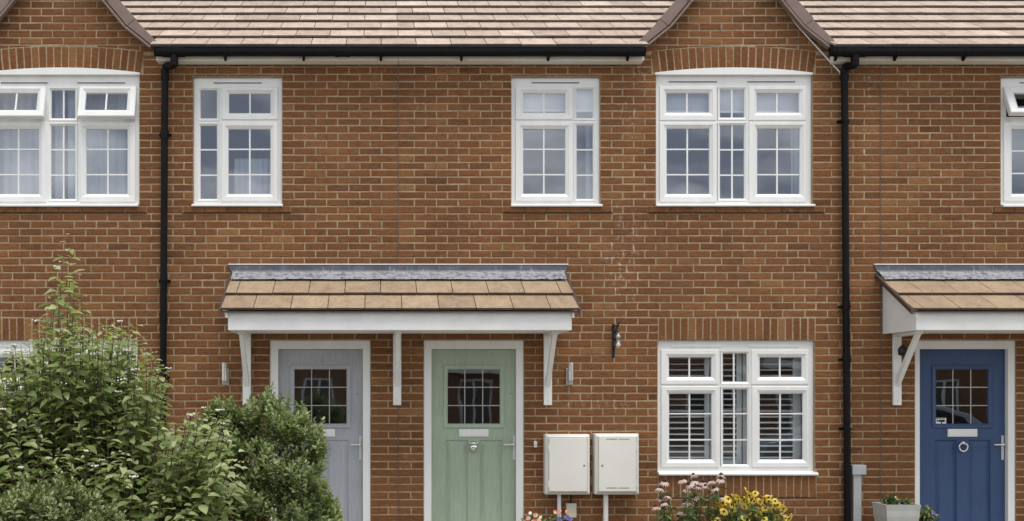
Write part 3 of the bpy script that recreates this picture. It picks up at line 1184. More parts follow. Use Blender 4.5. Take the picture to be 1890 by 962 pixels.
# white arched head boards over the gable windows
for nm, gc in (('grey', GC_L), ('green', GC_R)):
    cx = X(gc)
    hw = 145.5 / S
    r = A_R0 - 0.004
    pts = []
    for k in range(25):
        a = -math.asin(hw / r) + 2 * math.asin(hw / r) * k / 24
        pts.append((cx + r * math.sin(a), A_ZC + r * math.cos(a)))
    pts += [(cx + hw, Z(138.3)), (cx - hw, Z(138.3))]
    MB().prism(pts, 'y', -0.012, 0.06).build("arch_board", M['pvc'], houses[nm], bevel=0.002)


# ------------------------------------------------------------------ what hangs behind the glass
def curtain(x0, x1, z0, z1, y, label, waves=9, amp=0.018, mat='net', cat="curtain", name="curtain"):
    mb = MB()
    n = max(8, int(abs(x1 - x0) / 0.012))
    xs = np.linspace(x0, x1, n)
    ph = random.uniform(0, 6)
    ys = y + amp * np.sin(2 * math.pi * waves * (xs - x0) / (x1 - x0) + ph) + 0.4 * amp * np.sin(2 * math.pi * waves * 2.3 * (xs - x0) / (x1 - x0))
    v, f = [], []
    for i in range(n):
        v += [(xs[i], ys[i], z0), (xs[i], ys[i], z1), (xs[i], ys[i] + 0.004, z0), (xs[i], ys[i] + 0.004, z1)]
    for i in range(n - 1):
        a, b = 4 * i, 4 * i + 4
        f += [(a, b, b + 1, a + 1), (a + 2, a + 3, b + 3, b + 2)]
    mb.add(v, f)
    o = mb.build(name, M[mat], None, smooth=True, origin=((x0 + x1) / 2, y, z0))
    return tag(o, label, cat)


yc_ = 0.22
curtain(X(0, yc_), X(78, yc_), Z(372, yc_), Z(150, yc_), yc_, "pale net curtain in the left sash of the arched window with tilted sashes", 5)
curtain(X(100, yc_), X(118, yc_), Z(372, yc_), Z(150, yc_), yc_ + 0.02, "narrow strip of net curtain in the middle light between the tilted sashes", 2)
curtain(X(126, yc_), X(250, yc_), Z(372, yc_), Z(150, yc_), yc_, "pale net curtain in the right sash of the arched window with tilted sashes", 6, 0.012)
curtain(X(432, yc_), X(500, yc_), Z(372, yc_), Z(292, yc_), yc_ + 0.03, "low net curtain behind the small window above the grey door", 7, 0.01)
curtain(X(1081, yc_), X(1102, yc_), Z(372, yc_), Z(228, yc_), yc_, "thin curtain at the right of the small window above the green door", 2, 0.012)
curtain(X(1460, yc_), X(1490, yc_), Z(372, yc_), Z(228, yc_), yc_, "pale curtain drawn to the right of the closed arched window", 3, 0.012)


def roller_blind(x0, x1, zb, zt, y, label):
    t = empty("roller_blind", ((x0 + x1) / 2, y, zb), label, "blind", "roller blinds in the upper windows")
    MB().box(x0, x1, y, y + 0.004, zb, zt).build("fabric", M['blind'], t)
    MB().box(x0 - 0.005, x1 + 0.005, y - 0.008, y + 0.012, zb - 0.022, zb - 0.0005).build("bottom_bar", M['pvc'], t, bevel=0.004)
    MB().tube([(x0, y + 0.02, zt), (x1, y + 0.02, zt)], 0.02, 12).build("roller", M['pvc'], t)


roller_blind(X(948, .14), X(1103, .14), Z(203, .14), Z(150, .14), 0.14, "roller blind half a pane down in the small window above the green door")
roller_blind(X(1216, .14), X(1492, .14), Z(205, .14), Z(150, .14), 0.14, "wide roller blind half a pane down in the closed arched window")

# plantation shutters behind the ground floor window
ys_ = 0.20
for (pa, pb, sa, sb, lab) in ((1224, 1309, 1233, 1300, "white louvred shutter behind the left sash of the ground floor window"),
                              (1310, 1369, 1319, 1359, "narrow white louvred shutter behind the middle light of the ground floor window"),
                              (1370, 1478, 1384, 1463, "white louvred shutter behind the right sash, next to the downpipe")):
    x0, x1, s0, s1 = X(pa, ys_), X(pb, ys_), X(sa, ys_), X(sb, ys_)
    z0, z1 = Z(866, ys_), Z(640, ys_)
    t = empty("window_shutter", ((x0 + x1) / 2, ys_, z0), lab, "shutter", "louvred window shutters")
    MB().plate((x0 + 0.003, x1 - 0.003, z0, z1), [(s0, s1, Z(848, ys_), Z(654, ys_))], ys_ - 0.014, ys_ + 0.014).build("shutter_frame", M['shutter'], t, bevel=0.003)
    mb = MB()
    z = Z(848, ys_) + 0.02
    while z < Z(654, ys_) - 0.01:
        q = []
        for k in range(8):
            a = 2 * math.pi * k / 8
            u, vv = 0.032 * math.cos(a), 0.0055 * math.sin(a)
            th = R(14)
            q.append((ys_ + u * math.cos(th) - vv * math.sin(th), z + u * math.sin(th) + vv * math.cos(th)))
        mb.prism(q, 'x', s0 + 0.001, s1 - 0.001)
        z += 0.0595
    mb.build("louvre_slats", M['shutter'], t)


# ------------------------------------------------------------------ front doors
def door(house, dx, mat, label, sticker=False, ring=False, fx=None, rj=952.5):
    h = houses[house]
    f = lambda px: px + dx
    fxl, fxr = fx
    o = (X(fxl), X(fxr), 0.02, Z(628))
    YD = 0.012
    yl = 0.07
    li, ri, ti = X(f(796.5), YD), X(f(rj), YD), Z(644.4, YD)
    fr = MB().plate((o[0] + 0.001, o[1] - 0.001, -0.02, o[3] - 0.001), [(li, ri, -0.1, ti)], YD, 0.11)
    fr.build("door_frame", M['pvc'], h, bevel=0.005)
    MB().box(li + .001, ri - .001, -0.03, 0.11, 0.02, 0.055).build("threshold", M['lever'], h, bevel=0.004)
    d = MB()
    L = (li + 0.003, ri - 0.003, 0.058, ti - 0.003)
    gq = grect((f(826), f(923), 681.5, 782.5), yl)
    pan = [(X(f(823), yl), X(f(864), yl), 0.26, Z(812, yl)), (X(f(885.5), yl), X(f(926.5), yl), 0.26, Z(812, yl))]
    d.plate(L, [gq] + pan, yl, yl + 0.044)
    for p in pan:
        d.ring([(p, yl), (ex(p, -0.008), yl + 0.016), (ex(p, -0.020), yl + 0.017), (ex(p, -0.048), yl + 0.002), (ex(p, -0.052), yl)])
        q = ex(p, -0.052)
        d.add([(q[0], yl, q[2]), (q[1], yl, q[2]), (q[1], yl, q[3]), (q[0], yl, q[3])], [(0, 1, 2, 3)])
    dr = d.build("door", mat, h, bevel=0.0)
    mo = grect((f(818.5), f(930.5), 674, 790), yl)
    MB().ring([(mo, yl), (mo, yl - 0.012), (ex(mo, -0.008), yl - 0.017), (ex(mo, -0.020), yl - 0.012), (ex(gq, 0.003), yl - 0.001), (ex(gq, -0.002), yl + 0.006), (ex(gq, -0.002), yl + 0.02)]).build("glazing_trim", mat, dr)
    MB().add([(gq[0], yl + 0.012, gq[2]), (gq[1], yl + 0.012, gq[2]), (gq[1], yl + 0.012, gq[3]), (gq[0], yl + 0.012, gq[3])], [(0, 1, 2, 3)]).build("pane", M['glass'], dr)
    # dark obscure inner skin seen through the pane (hallway door lining)
    lb = MB()
    for v in (858, 891):
        x = X(f(v), yl)
        lb.box(x - 0.0045, x + 0.0045, yl + 0.008, yl + 0.014, gq[2], gq[3])
    for v in (715, 748.7):
        z = Z(v, yl)
        lb.box(gq[0], gq[1], yl + 0.0085, yl + 0.0135, z - 0.0045, z + 0.0045)
    lb.build("leaded_bars", M['leadbar'], dr)
    lq = grect((f(847), f(901.5), 791.8, 806.2), yl)
    m = MB().ring([(lq, yl), (lq, yl - 0.012), (ex(lq, -0.006), yl - 0.016)])
    q = ex(lq, -0.006)
    m.add([(q[0], yl - 0.016, q[2]), (q[1], yl - 0.016, q[2]), (q[1], yl - 0.016, q[3]), (q[0], yl - 0.016, q[3])], [(0, 1, 2, 3)])
    m.box(q[0] + .012, q[1] - .012, yl - 0.020, yl - 0.0155, q[2] + .010, q[3] - .012)
    m.build("letterbox", M['pvc'] if mat is not M['blue'] else M['pvc'], dr, bevel=0.002)
    kx, kz = X(f(874), yl), Z(822, yl)
    m = MB()
    if ring:
        pts = [(kx + 0.042 * math.sin(2 * math.pi * k / 24), yl - 0.03, kz - 0.018 + 0.042 * math.cos(2 * math.pi * k / 24)) for k in range(25)]
        m.tube(pts, 0.0085, 10)
        m.lathe((kx, yl, kz + 0.024), [(0.030, 0), (0.030, 0.012), (0.018, 0.03), (0.014, 0.044), (0.004, 0.048)], 20, 'y')
        m.lathe((kx, yl, kz - 0.06), [(0.013, 0), (0.013, 0.03), (0.006, 0.036)], 16, 'y')
    else:
        for sx in (-1, 1):
            m.tube([(kx, yl - 0.006, kz + 0.01), (kx + sx * 0.025, yl - 0.006, kz + 0.018), (kx + sx * 0.045, yl - 0.006, kz + 0.028), (kx + sx * 0.05, yl - 0.006, kz + 0.018)], [0.013, 0.011, 0.008, 0.005], 8)
        m.lathe((kx, yl, kz + 0.018), [(0.022, 0), (0.024, 0.02), (0.012, 0.034)], 18, 'y')
        m.lathe((kx, yl - 0.004, kz - 0.02), [(0.02, -0.004), (0.036, 0.012), (0.041, 0.028), (0.034, 0.046), (0.016, 0.056), (0.003, 0.058)], 22, 'y')
    m.build("knocker", M['chrome'], dr, smooth=True)
    hx = X(f(948.5), yl)
    m = MB()
    m.box(hx - 0.014, hx + 0.014, yl - 0.009, yl, Z(849, yl), Z(804, yl))
    hb = m.build("handle", M['lever'], dr, bevel=0.004)
    m = MB()
    zz = Z(820.5, yl)
    m.tube([(hx, yl - 0.008, zz), (hx, yl - 0.045, zz), (hx - 0.012, yl - 0.055, zz), (hx - 0.11, yl - 0.055, zz - 0.001)], [0.011, 0.010, 0.010, 0.0085], 12)
    m.lathe((hx, yl - 0.008, Z(842, yl)), [(0.008, 0), (0.008, 0.004), (0.003, 0.005)], 14, 'y')
    m.build("lever", M['lever'], dr, smooth=True)
    MB().lathe((X(f(942), yl), yl, Z(727, yl)), [(0.007, 0), (0.007, 0.004), (0.003, 0.005)], 14, 'y').build("spyhole", M['vent'], dr)
    if sticker:
        a = grect((1726.5, 1746.5, 771.5, 783.5), yl + 0.008)
        MB().box(a[0], a[1], yl + 0.0085, yl + 0.010, a[2], a[3]).build("sticker", M['stick_white'], dr)
        m = MB()
        y0, y1 = yl + 0.0065, yl + 0.0084
        ux, uz = (a[1] - a[0]), (a[3] - a[2])
        P = lambda u, v: (a[0] + u * ux, a[2] + v * uz)
        m.prism([P(.30, .42), P(.80, .34), P(.86, .52), P(.80, .74), P(.34, .70)], 'y', y0, y1)      # camera body
        m.prism([P(.14, .45), P(.30, .48), P(.32, .64), P(.14, .72)], 'y', y0, y1)                    # lens hood
        m.prism([P(.50, .12), P(.60, .12), P(.62, .40), P(.52, .40)], 'y', y0, y1)                    # bracket
        m.prism([P(.08, .84), P(.90, .84), P(.90, .92), P(.08, .92)], 'y', y0, y1)
        m.prism([P(.84, .50), P(.94, .50), P(.94, .62), P(.84, .62)], 'y', y0, y1)
        m.build("sticker_print", M['stick_black'], dr)


door('green', 0, M['green'], None, fx=(782, 967))
door('grey', -283, M['grey'], None, fx=(498, 684))
door('blue', 901.5, M['blue'], None, sticker=True, ring=True, fx=(1689, 1875), rj=959.0)


# ------------------------------------------------------------------ door canopies
CD = 0.75


def canopy(xl, xr, brackets, label, tile_phase, open_left=False):
    """xl, xr: ends of the timber box at the wall plane (pixels)"""
    t = empty("door_canopy", (X((xl + xr) / 2), 0, Z(612)), label, "canopy", "tiled canopies over the front doors")
    x0, x1 = X(xl), X(xr)
    zf0, zf1 = Z(609.5, -CD), Z(575, -CD)
    zw = Z(508)                                # roof meets wall
    ze = Z(573, -0.80)
    sl = (zw - ze) / 0.80
    an = math.atan(sl)
    MB().box(x0, x1, -CD, -CD + 0.022, zf0, zf1).build("fascia", M['paint'], t, bevel=0.003)
    MB().box(x0 + .023, x1 - .023, -CD + 0.023, -0.001, zf0 + 0.006, zf0 + 0.016).build("soffit", M['paint'], t)
    for xs, s in ((x0, 1), (x1, -1)):
        pts = [(-CD + 0.0225, zf0), (0.0 - .001, zf0), (-0.001, zw - 0.035), (-CD + 0.0225, zw - 0.035 - (CD - .0225) * sl)]
        MB().prism(pts, 'x', xs, xs + s * 0.022).build("side_board", M['paint'], t, bevel=0.002)
        # barge strip over the side
        pts = [(-CD - 0.03, zw - 0.10 - (CD + 0.03) * sl + 0.02), (-0.001, zw - 0.10 + 0.02), (-0.001, zw - 0.004), (-CD - 0.03, zw - 0.004 - (CD + 0.03) * sl)]
        MB().prism(pts, 'x', xs - s * 0.020, xs - s * 0.001).build("barge_board", M['paint'], t, bevel=0.002)
    mb = MB()
    a, b = x0 - 0.055, x1 + 0.055
    up = (0, math.cos(an), math.sin(an))
    nr = (0, -math.sin(an), math.cos(an))
    gz = 0.335 / math.cos(an)
    tiles(mb, (0, -0.80, ze - 0.012), (1, 0, 0), up, nr, gz, 0.3475, 2, lambda r: [(a, b)], 0.02, 0.05, tile_phase, 0.43)
    mb.build("roof_tiles", M['tile2'], t)
    for xs in (a - 0.012, b + 0.012):
        vg = MB()
        pts = [(-0.815, ze - 0.035), (-0.005, zw - 0.035), (-0.005, zw + 0.012), (-0.815, ze + 0.012)]
        vg.prism(pts, 'x', xs - 0.011, xs + 0.011)
        vg.build("verge", M['dverge'], t)
    MB().box(a, b, -0.802, -0.772, ze - 0.018, ze - 0.006).build("eaves_strip", M['dverge'], t)
    # lead flashing: upstand on the wall and apron over the top tiles, ends splayed
    ld = MB()
    n = 40
    ul, ur = a - 0.035, b + 0.03
    zt = Z(490)
    bl, br = x0 - 0.045, x1 + 0.045
    th = 0.006
    v, f, apr = [], [], []
    dent = [random.uniform(-0.003, 0.003) for _ in range(n + 1)]
    for k in range(n + 1):
        s = k / n
        xt, xb = ul + (ur - ul) * s, bl + (br - bl) * s
        d = dent[k]
        prof = [(xt, 0.01, zt + 0.004), (xt, -0.012 + d * .3, zt), (xb * .5 + xt * .5, -0.014 + d, (zt + zw) / 2), (xb, -0.024 + d, zw + 0.030),
                (xb, -0.026 + d, zw + 0.022), (xb, -0.018, zw + 0.0)]
        apr += [(xb, -0.024 + d, zw + 0.033), (xb, -0.09, zw + 0.038 - 0.09 * sl + d * 1.4), (xb, -0.155, zw + 0.036 - 0.155 * sl + d), (xb, -0.158, zw + 0.026 - 0.158 * sl + d), (xb, -0.026, zw + 0.012)]
        v += prof
    m = 6
    for k in range(n):
        for j in range(m - 1):
            f.append((k * m + j, k * m + j + 1, (k + 1) * m + j + 1, (k + 1) * m + j))
    f += [tuple(range(m)), tuple(n * m + j for j in range(m - 1, -1, -1))]
    ld.add(v, f)
    fl_ = ld.build("lead_flashing", M['lead'], t)
    af = [(k * 5 + j, k * 5 + j + 1, (k + 1) * 5 + j + 1, (k + 1) * 5 + j) for k in range(n) for j in range(4)]
    af += [tuple(range(5)), tuple(n * 5 + j for j in range(4, -1, -1))]
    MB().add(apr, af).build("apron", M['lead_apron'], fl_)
    MB().box(ul, ur, -0.017, 0.0, zt + 0.0045, zt + 0.015).build("mastic_line", M['pvc'], t)
    # gallows brackets: wall post, top arm, diagonal brace
    for px in brackets:
        xc = X(px)
        hw = 0.041
        zb = Z(748)
        m = MB()
        m.box(xc - hw, xc + hw, -0.036, -0.001, zb, zf0 + 0.0055)
        br_ = m.build("bracket", M['paint'], t, bevel=0.004)
        MB().box(xc - hw * .8, xc + hw * .8, -0.52, -0.0365, zf0 - 0.028, zf0 + 0.005).build("bracket_arm", M['paint'], br_, bevel=0.003)
        zl = Z(705)
        pts = [(-0.037, zl - 0.05), (-0.037, zl + 0.045), (-0.445, zf0 - 0.0285), (-0.51, zf0 - 0.0285)]
        MB().prism(pts, 'x', xc - hw * .55, xc + hw * .55).build("brace", M['paint'], br_, bevel=0.004)
        m = MB()
        for zz in (Z(740), Z(625)):
            m.lathe((xc, -0.0362, zz), [(0.008, 0), (0.006, 0.003)], 10, 'y')
        m.build("screw", M['lever'], br_)
    return t


canopy(438, 1033, [456, 733, 1010.5], "long tiled canopy with lead flashing over the grey and green doors", X(675))
canopy(1629, 2224, [1654, 1931, 2206], "tiled canopy over the blue door, its white left side showing", X(1700))


# ------------------------------------------------------------------ fittings on the wall
def meter_box(x0, x1, y0, y1, lock_px, hinge_left, vents, label):
    dp = 0.16
    a = (X(x0 + 4 * 0, -0.02), X(x1, -dp), Z(y1, -dp), Z(y0 + 1.5, -dp))
    a = (X(x0, 0) + 0.0, X(x1, -dp), Z(y1, -dp), Z(y0, -0.08))
    t = empty("meter_box", ((a[0] + a[1]) / 2, 0, a[2]), label, "meter box", "white utility meter boxes")
    m = MB()
    m.ring([(a, -0.001), (a, -dp + 0.035), (ex(a, -0.028), -dp)])
    q = ex(a, -0.028)
    m.add([(q[0], -dp, q[2]), (q[1], -dp, q[2]), (q[1], -dp, q[3]), (q[0], -dp, q[3])], [(0, 1, 2, 3)])
    m.build("casing", M['box'], t, bevel=0.006)
    g = ex(q, -0.004)
    MB().plate(ex(g, 0.003), [ex(g, -0.001)], -dp - 0.0015, -dp + 0.004).build("door_seam", M['seam'], t)
    g = ex(q, -0.0055)
    dr = MB().box(g[0], g[1], -dp - 0.007, -dp + 0.003, g[2], g[3]).build("door", M['box'], t, bevel=0.003)
    lx, lz = X(lock_px, -dp), Z(859.5, -dp)
    MB().lathe((lx, -dp - 0.0065, lz), [(0.009, 0), (0.008, 0.005), (0.003, 0.006)], 14, 'y').build("lock", M['vent'], dr)
    hm = MB()
    hx = g[0] - 0.004 if hinge_left else g[1] + 0.004
    for zz in (0.82, 0.14):
        z = g[2] + (g[3] - g[2]) * zz
        hm.tube([(hx, -dp - 0.006, z - 0.03), (hx, -dp - 0.006, z + 0.03)], 0.007, 10)
    hm.build("hinge", M['box'], t)
    if vents:
        vm = MB()
        w_ = g[1] - g[0]
        for zz in (g[3] - 0.018, g[2] + 0.035):
            for s in (0.2, 0.53):
                vm.box(g[0] + w_ * s, g[0] + w_ * (s + .29), -dp - 0.0085, -dp - 0.006, zz - 0.003, zz + 0.003)
        vm.build("vent_slots", M['vent'], dr)
    return t


meter_box(1003, 1089.5, 801.5, 913.5, 1078, True, False, "white meter box hinged on its left, nearer the green door")
meter_box(1093.5, 1180.3, 800.5, 913.5, 1111.5, False, True, "white meter box with vent slots in its door, nearer the window")
for px, hw, lab in ((1032, 3.6, "short white conduit under the meter box nearer the green door"), (1118, 4.6, "thicker white conduit under the meter box with vent slots")):
    x = X(px, -.06)
    m = MB().tube([(x, -0.062, Z(913, -.16) - 0.002), (x, -0.062, 0.0)], hw / S, 16)
    m.tube([(x, -0.062, 0.24), (x, -0.062, 0.30)], hw / S * 1.2, 16)
    tag(m.build("conduit", M['pvc'], None, origin=(x, -.062, 0)), lab, "pipe", "white pipes below the meter boxes")
jq = grect((1045, 1064.3, 929.5, 956.2), -0.05)
t = empty("junction_box", ((jq[0] + jq[1]) / 2, 0, jq[2]), "small beige junction box below the gap between the meter boxes", "junction box")
MB().box(jq[0], jq[1], -0.05, -0.001, jq[2], jq[3]).build("cover", M['beige'], t, bevel=0.004)
MB().box(jq[0] + .006, jq[1] - .006, -0.056, -0.0495, jq[2] + .006, jq[3] - .006).build("lid", M['beige'], t, bevel=0.002)
cx_ = X(1052.5)
MB().tube([(cx_, -0.02, Z(913)), (cx_ + .004, -0.022, Z(920)), (cx_, -0.02, Z(930))], 0.006, 8).build("cable", M['black'], t)

bq = grect((985.6, 991.6, 814.6, 826.2), -0.02)
t = empty("doorbell", ((bq[0] + bq[1]) / 2, 0, bq[2]), "tiny white doorbell push beside the green door", "doorbell")
MB().box(bq[0], bq[1], -0.02, -0.001, bq[2], bq[3]).build("body", M['pvc'], t, bevel=0.006)
MB().lathe(((bq[0] + bq[1]) / 2, -0.02, (bq[2] + bq[3]) / 2 - .004), [(0.010, 0), (0.009, 0.004), (0.004, 0.006)], 14, 'y').build("button", M['beige'], t, smooth=True)


def wall_light(px, label):
    x = X(px)
    t = empty("wall_light", (x, 0, Z(710)), label, "wall light", "steel cylinder wall lights")
    MB().box(x - 0.033, x + 0.033, -0.022, -0.001, Z(710.5), Z(680)).build("back_plate", M['steel'], t, bevel=0.003)
    MB().box(x - 0.014, x + 0.014, -0.075, -0.0225, Z(700), Z(690)).build("arm", M['steel'], t, bevel=0.003)
    z0, z1 = Z(703, -.1), Z(669.5, -.1)
    MB().lathe((x, -0.105, z0), [(0.022, 0), (0.027, 0.003), (0.027, z1 - z0 - .003), (0.024, z1 - z0)], 24).build("cylinder", M['steel'], t, bevel=0)
    MB().lathe((x, -0.105, z0 - 0.004), [(0.019, 0), (0.019, 0.0045)], 18).build("lens", M['beige'], t)
    return t


wall_light(1050.5, "steel cylinder wall light to the right of the green door canopy bracket")
wall_light(416.5, "steel cylinder wall light left of the grey door, just above the shrubs")

# hanging basket bracket and its glass ornament
bx = X(1132)
t = empty("basket_bracket", (bx, 0, Z(660)), "black wrought iron hanging basket bracket with scroll, right of the canopy", "bracket")
MB().box(bx - 0.014, bx + 0.014, -0.010, -0.001, Z(660.5), Z(597.5)).build("back_bar", M['iron'], t, bevel=0.003)
za = Z(603)
m = MB()
m.tube([(bx, -0.008, za), (bx, -0.24, za), (bx, -0.262, za + 0.008), (bx, -0.268, za + 0.028), (bx, -0.258, za + 0.036)], 0.008, 8)
m.build("arm", M['iron'], t)
m = MB()
pts = []
for k in range(22):
    a = k / 21
    y = -0.010 - 0.20 * a
    z = Z(648) + (za - 0.012 - Z(648)) * (a ** 0.8) - 0.02 * math.sin(a * math.pi)
    pts.append((bx + 0.012 * math.sin(a * 6.28), y, z))
m.tube(pts, 0.0075, 8)
for (cy, cz, r0, s0) in ((-0.05, Z(625), 0.034, 0.0), (-0.12, Z(613), 0.026, 1.0)):
    sp = []
    for k in range(26):
        a = s0 + k / 25 * 9
        r = r0 * (1 - 0.7 * k / 25)
        sp.append((bx + 0.004 * k / 25 + 0.018 * math.cos(a), cy + r * math.cos(a), cz + r * math.sin(a)))
    m.tube(sp, 0.0055, 6)
m.build("scroll", M['iron'], t)
xl = bx
m = MB()
m.tube([(xl, -0.245, za - 0.008), (xl, -0.245, Z(618, -.245))], 0.002, 6)
t = empty("glass_ornament", (xl, -0.245, Z(642, -.245)), "clear glass ornament hanging from the iron basket bracket", "ornament")
m.build("hook", M['iron'], t)
zc_ = Z(643, -.245)
MB().lathe((xl, -0.245, zc_), [(0.004, 0), (0.030, 0.012), (0.040, 0.038), (0.034, 0.062), (0.016, 0.078), (0.020, 0.09), (0.032, 0.11), (0.030, 0.135), (0.012, 0.15), (0.006, 0.155)], 20).build("bulb", M['lamp_glass'], t, smooth=True)
MB().lathe((xl, -0.245, zc_ + 0.006), [(0.004, 0), (0.018, 0.012), (0.022, 0.03), (0.010, 0.05), (0.004, 0.054)], 14).build("filler", M['white_flower'], t, smooth=True)
MB().lathe((xl, -0.245, zc_ + 0.100), [(0.004, 0), (0.017, 0.008), (0.019, 0.02), (0.004, 0.036)], 14).build("filler", M['white_flower'], t, smooth=True)

# black lantern under the right canopy
lx = X(1663, -.08)
t = empty("wall_lantern", (lx, 0, Z(655)), "small black wall lamp tucked behind the canopy bracket by the blue door", "wall light")
MB().lathe((lx, -0.001, Z(645)), [(0.042, 0), (0.042, 0.014), (0.02, 0.024)], 20, 'y').build("back_plate", M['iron'], t)
MB().tube([(lx, -0.02, Z(645)), (lx, -0.09, Z(645)), (lx + .0, -0.12, Z(641))], 0.012, 10).build("arm", M['iron'], t)
MB().lathe((lx, -0.125, Z(657, -.12)), [(0.018, 0), (0.044, 0.01), (0.048, 0.05), (0.036, 0.085), (0.016, 0.105), (0.006, 0.112)], 20).build("lamp_shade", M['iron'], t, smooth=True)

# grey boxed pipe beside the right downpipe
t = empty("boxed_pipe", (X(1581), 0, 0), "grey boxed pipe with square cap beside the right downpipe", "pipe")
MB().box(X(1573.5, -.05), X(1588.5, -.05), -0.075, -0.001, 0.0, Z(872, -.05)).build("shaft", M['duct'], t, bevel=0.006)
MB().box(X(1571.5, -.06), X(1597, -.06), -0.095, -0.001, Z(876.5, -.06), Z(858, -.06)).build("cap", M['duct'], t, bevel=0.008)

# white cable that follows the right gable verge to the downpipe
cp = [(1436, -8), (1441, 2), (1456, 25), (1471, 46), (1492, 70), (1513, 93), (1532, 114), (1550, 133), (1556, 150)]
m = MB().tube([(X(a, -.012), -0.012, Z(b, -.012)) for a, b in cp], 0.0085, 8)
tag(m.build("cable", M['pvc'], None, smooth=True, origin=(X(1556), 0, Z(150))), "thin white cable running down the right gable verge to the downpipe", "cable")


# ------------------------------------------------------------------ plants
def leaf(mb, base, d, n, L, W, tone, droop=0.25, fold=0.22, segs=4):
    d = d.normalized()
    n = (n - d * n.dot(d))
    n = n.normalized() if n.length > 1e-4 else d.orthogonal().normalized()
    s = d.cross(n)
    prof = {4: ((0, .06), (.25, .85), (.55, 1.0), (.82, .55), (1, .0)), 3: ((0, .1), (.35, 1.0), (.75, .8), (1, .0)), 2: ((0, .12), (.5, 1.0), (1, .05))}[segs]
    v, f = [], []
    for (t, wd) in prof:
        c = base + d * (L * t) - Vector((0, 0, 1)) * (droop * L * t * t)
        up = n * (fold * W * wd)
        v += [c - s * (W * wd * .5) + up, c, c + s * (W * wd * .5) + up]
    for i in range(len(prof) - 1):
        a = 3 * i
        f += [(a, a + 1, a + 4, a + 3), (a + 1, a + 2, a + 5, a + 4)]
    mb.add(v, f, tone)


def rv(s=1.0):
    return Vector((random.gauss(0, s), random.gauss(0, s), random.gauss(0, s)))


def interp(tab, x):
    return float(np.interp(x, [p[0] for p in tab], [p[1] for p in tab]))


# --- dogwood: many upright shoots with opposite, drooping leaves
def dogwood():
    yb = -4.0
    sc = S * D / (D + yb)
    t = empty("dogwood_shrub", ((170 - VX) / sc, yb, 0), "tall loose dogwood with white flower clusters and one long shoot, at lower left", "shrub")
    env = [(-220, 720), (-140, 670), (-60, 635), (0, 645), (40, 632), (70, 612), (105, 590), (125, 585), (165, 600), (195, 588), (215, 600), (245, 598), (275, 640), (300, 668), (325, 715), (345, 768), (375, 757), (400, 752), (425, 790), (450, 850)]
    lv, st = MB(), MB()
    shoots = []
    for i in range(350):
        px = random.uniform(-200, 425)
        top = interp(env, px)
        py = top + abs(random.gauss(0, 1)) * 85 + random.uniform(0, 25)
        if random.random() < 0.25:
            py = top + random.uniform(0, 18)
        dy = random.uniform(-0.65, 0.65)
        shoots.append((px, py, dy, 1.0))
    for i in range(150):
        px = random.uniform(-200, 450)
        py = random.uniform(max(interp(env, px), 760), 990)
        shoots.append((px, py, random.uniform(-0.9, -0.3), 1.1))
    for (px, py) in ((126, 432), (150, 545), (104, 500), (118, 470), (138, 505), (96, 550), (66, 600), (108, 572), (128, 520), (158, 575), (85, 590), (205, 588), (252, 600), (300, 672)):
        shoots.append((px, py, random.uniform(-.2, .2), 1.0))
    for (px, py, dy, lk) in shoots:
        y = yb + dy
        k = S * D / (D + y)
        tip = Vector(((px - VX) / k, y, ZC + (VY - py) / k))
        if py < 560:
            base = Vector((tip.x - 0.10, y, 0.15))
        else:
            base = Vector(((170 - VX) / sc + (tip.x - (170 - VX) / sc) * 0.55 + random.gauss(0, .08), yb + dy * 0.55, 0.1))
        mid = base.lerp(tip, 0.55) + Vector((random.gauss(0, .04), random.gauss(0, .04), 0.05))
        P = lambda u: base * ((1 - u) ** 2) + mid * (2 * u * (1 - u)) + tip * (u * u)
        ln = (tip - base).length
        st.tube([P(u) for u in (0, .25, .5, .75, .92, 1)], [.007, .006, .0045, .0035, .0025, .0015], 5, cap=False)
        step = random.uniform(0.05, 0.066)
        n = int(min(ln - 0.25, 1.45) / step)
        ang = random.uniform(0, 6.28)
        tone0 = random.gauss(0.5, 0.15)
        for j in range(n):
            u = 1 - (j * step + 0.01) / ln
            p = P(u)
            ax = (P(min(1, u + .02)) - P(max(0, u - .02))).normalized()
            ang += math.pi / 2 + random.gauss(0, .25)
            grow = min(1.0, 0.45 + 0.15 * j)
            for sgn in (0, math.pi):
                if random.random() < 0.10:
                    continue
                a = ang + sgn
                side = Vector((math.cos(a), math.sin(a), 0))
                d = side + ax * random.uniform(0.0, 0.5) + rv(.18)
                L = lk * grow * random.uniform(0.068, 0.108)
                nn = Vector((0, 0, 0.9)) + ax * .4 + side * -0.2 + Vector((0, -.25, 0)) + rv(.33)
                tone = min(1, max(0, tone0 + random.gauss(0, .2) + (0.25 if j < 3 else 0)))
                pb = p + side * 0.006
                leaf(lv, pb + d.normalized() * 0.012, d, nn, L, L * random.uniform(.46, .60), (tone, 0, 0), random.uniform(.1, .6), random.uniform(.05, .25))
        if random.random() < 0.13:
            fl = MB()
            for q in range(random.randint(7, 13)):
                a, r = random.uniform(0, 6.28), random.uniform(0, 0.028)
                c = tip + Vector((r * math.cos(a), r * math.sin(a), 0.022 + random.uniform(0, .008)))
                fl.lathe(c, [(0.001, -.006), (0.0065, 0.0), (0.0055, 0.004), (0.001, 0.006)], 5)
                st.tube([tip, c], 0.0012, 3, cap=False)
            fl.build("flower_cluster", M['white_flower'], t, smooth=True)
    st.build("stems", M['bark'], t)
    lv.build("foliage", M['dogwood'], t, smooth=True)
    return t


dogwood()


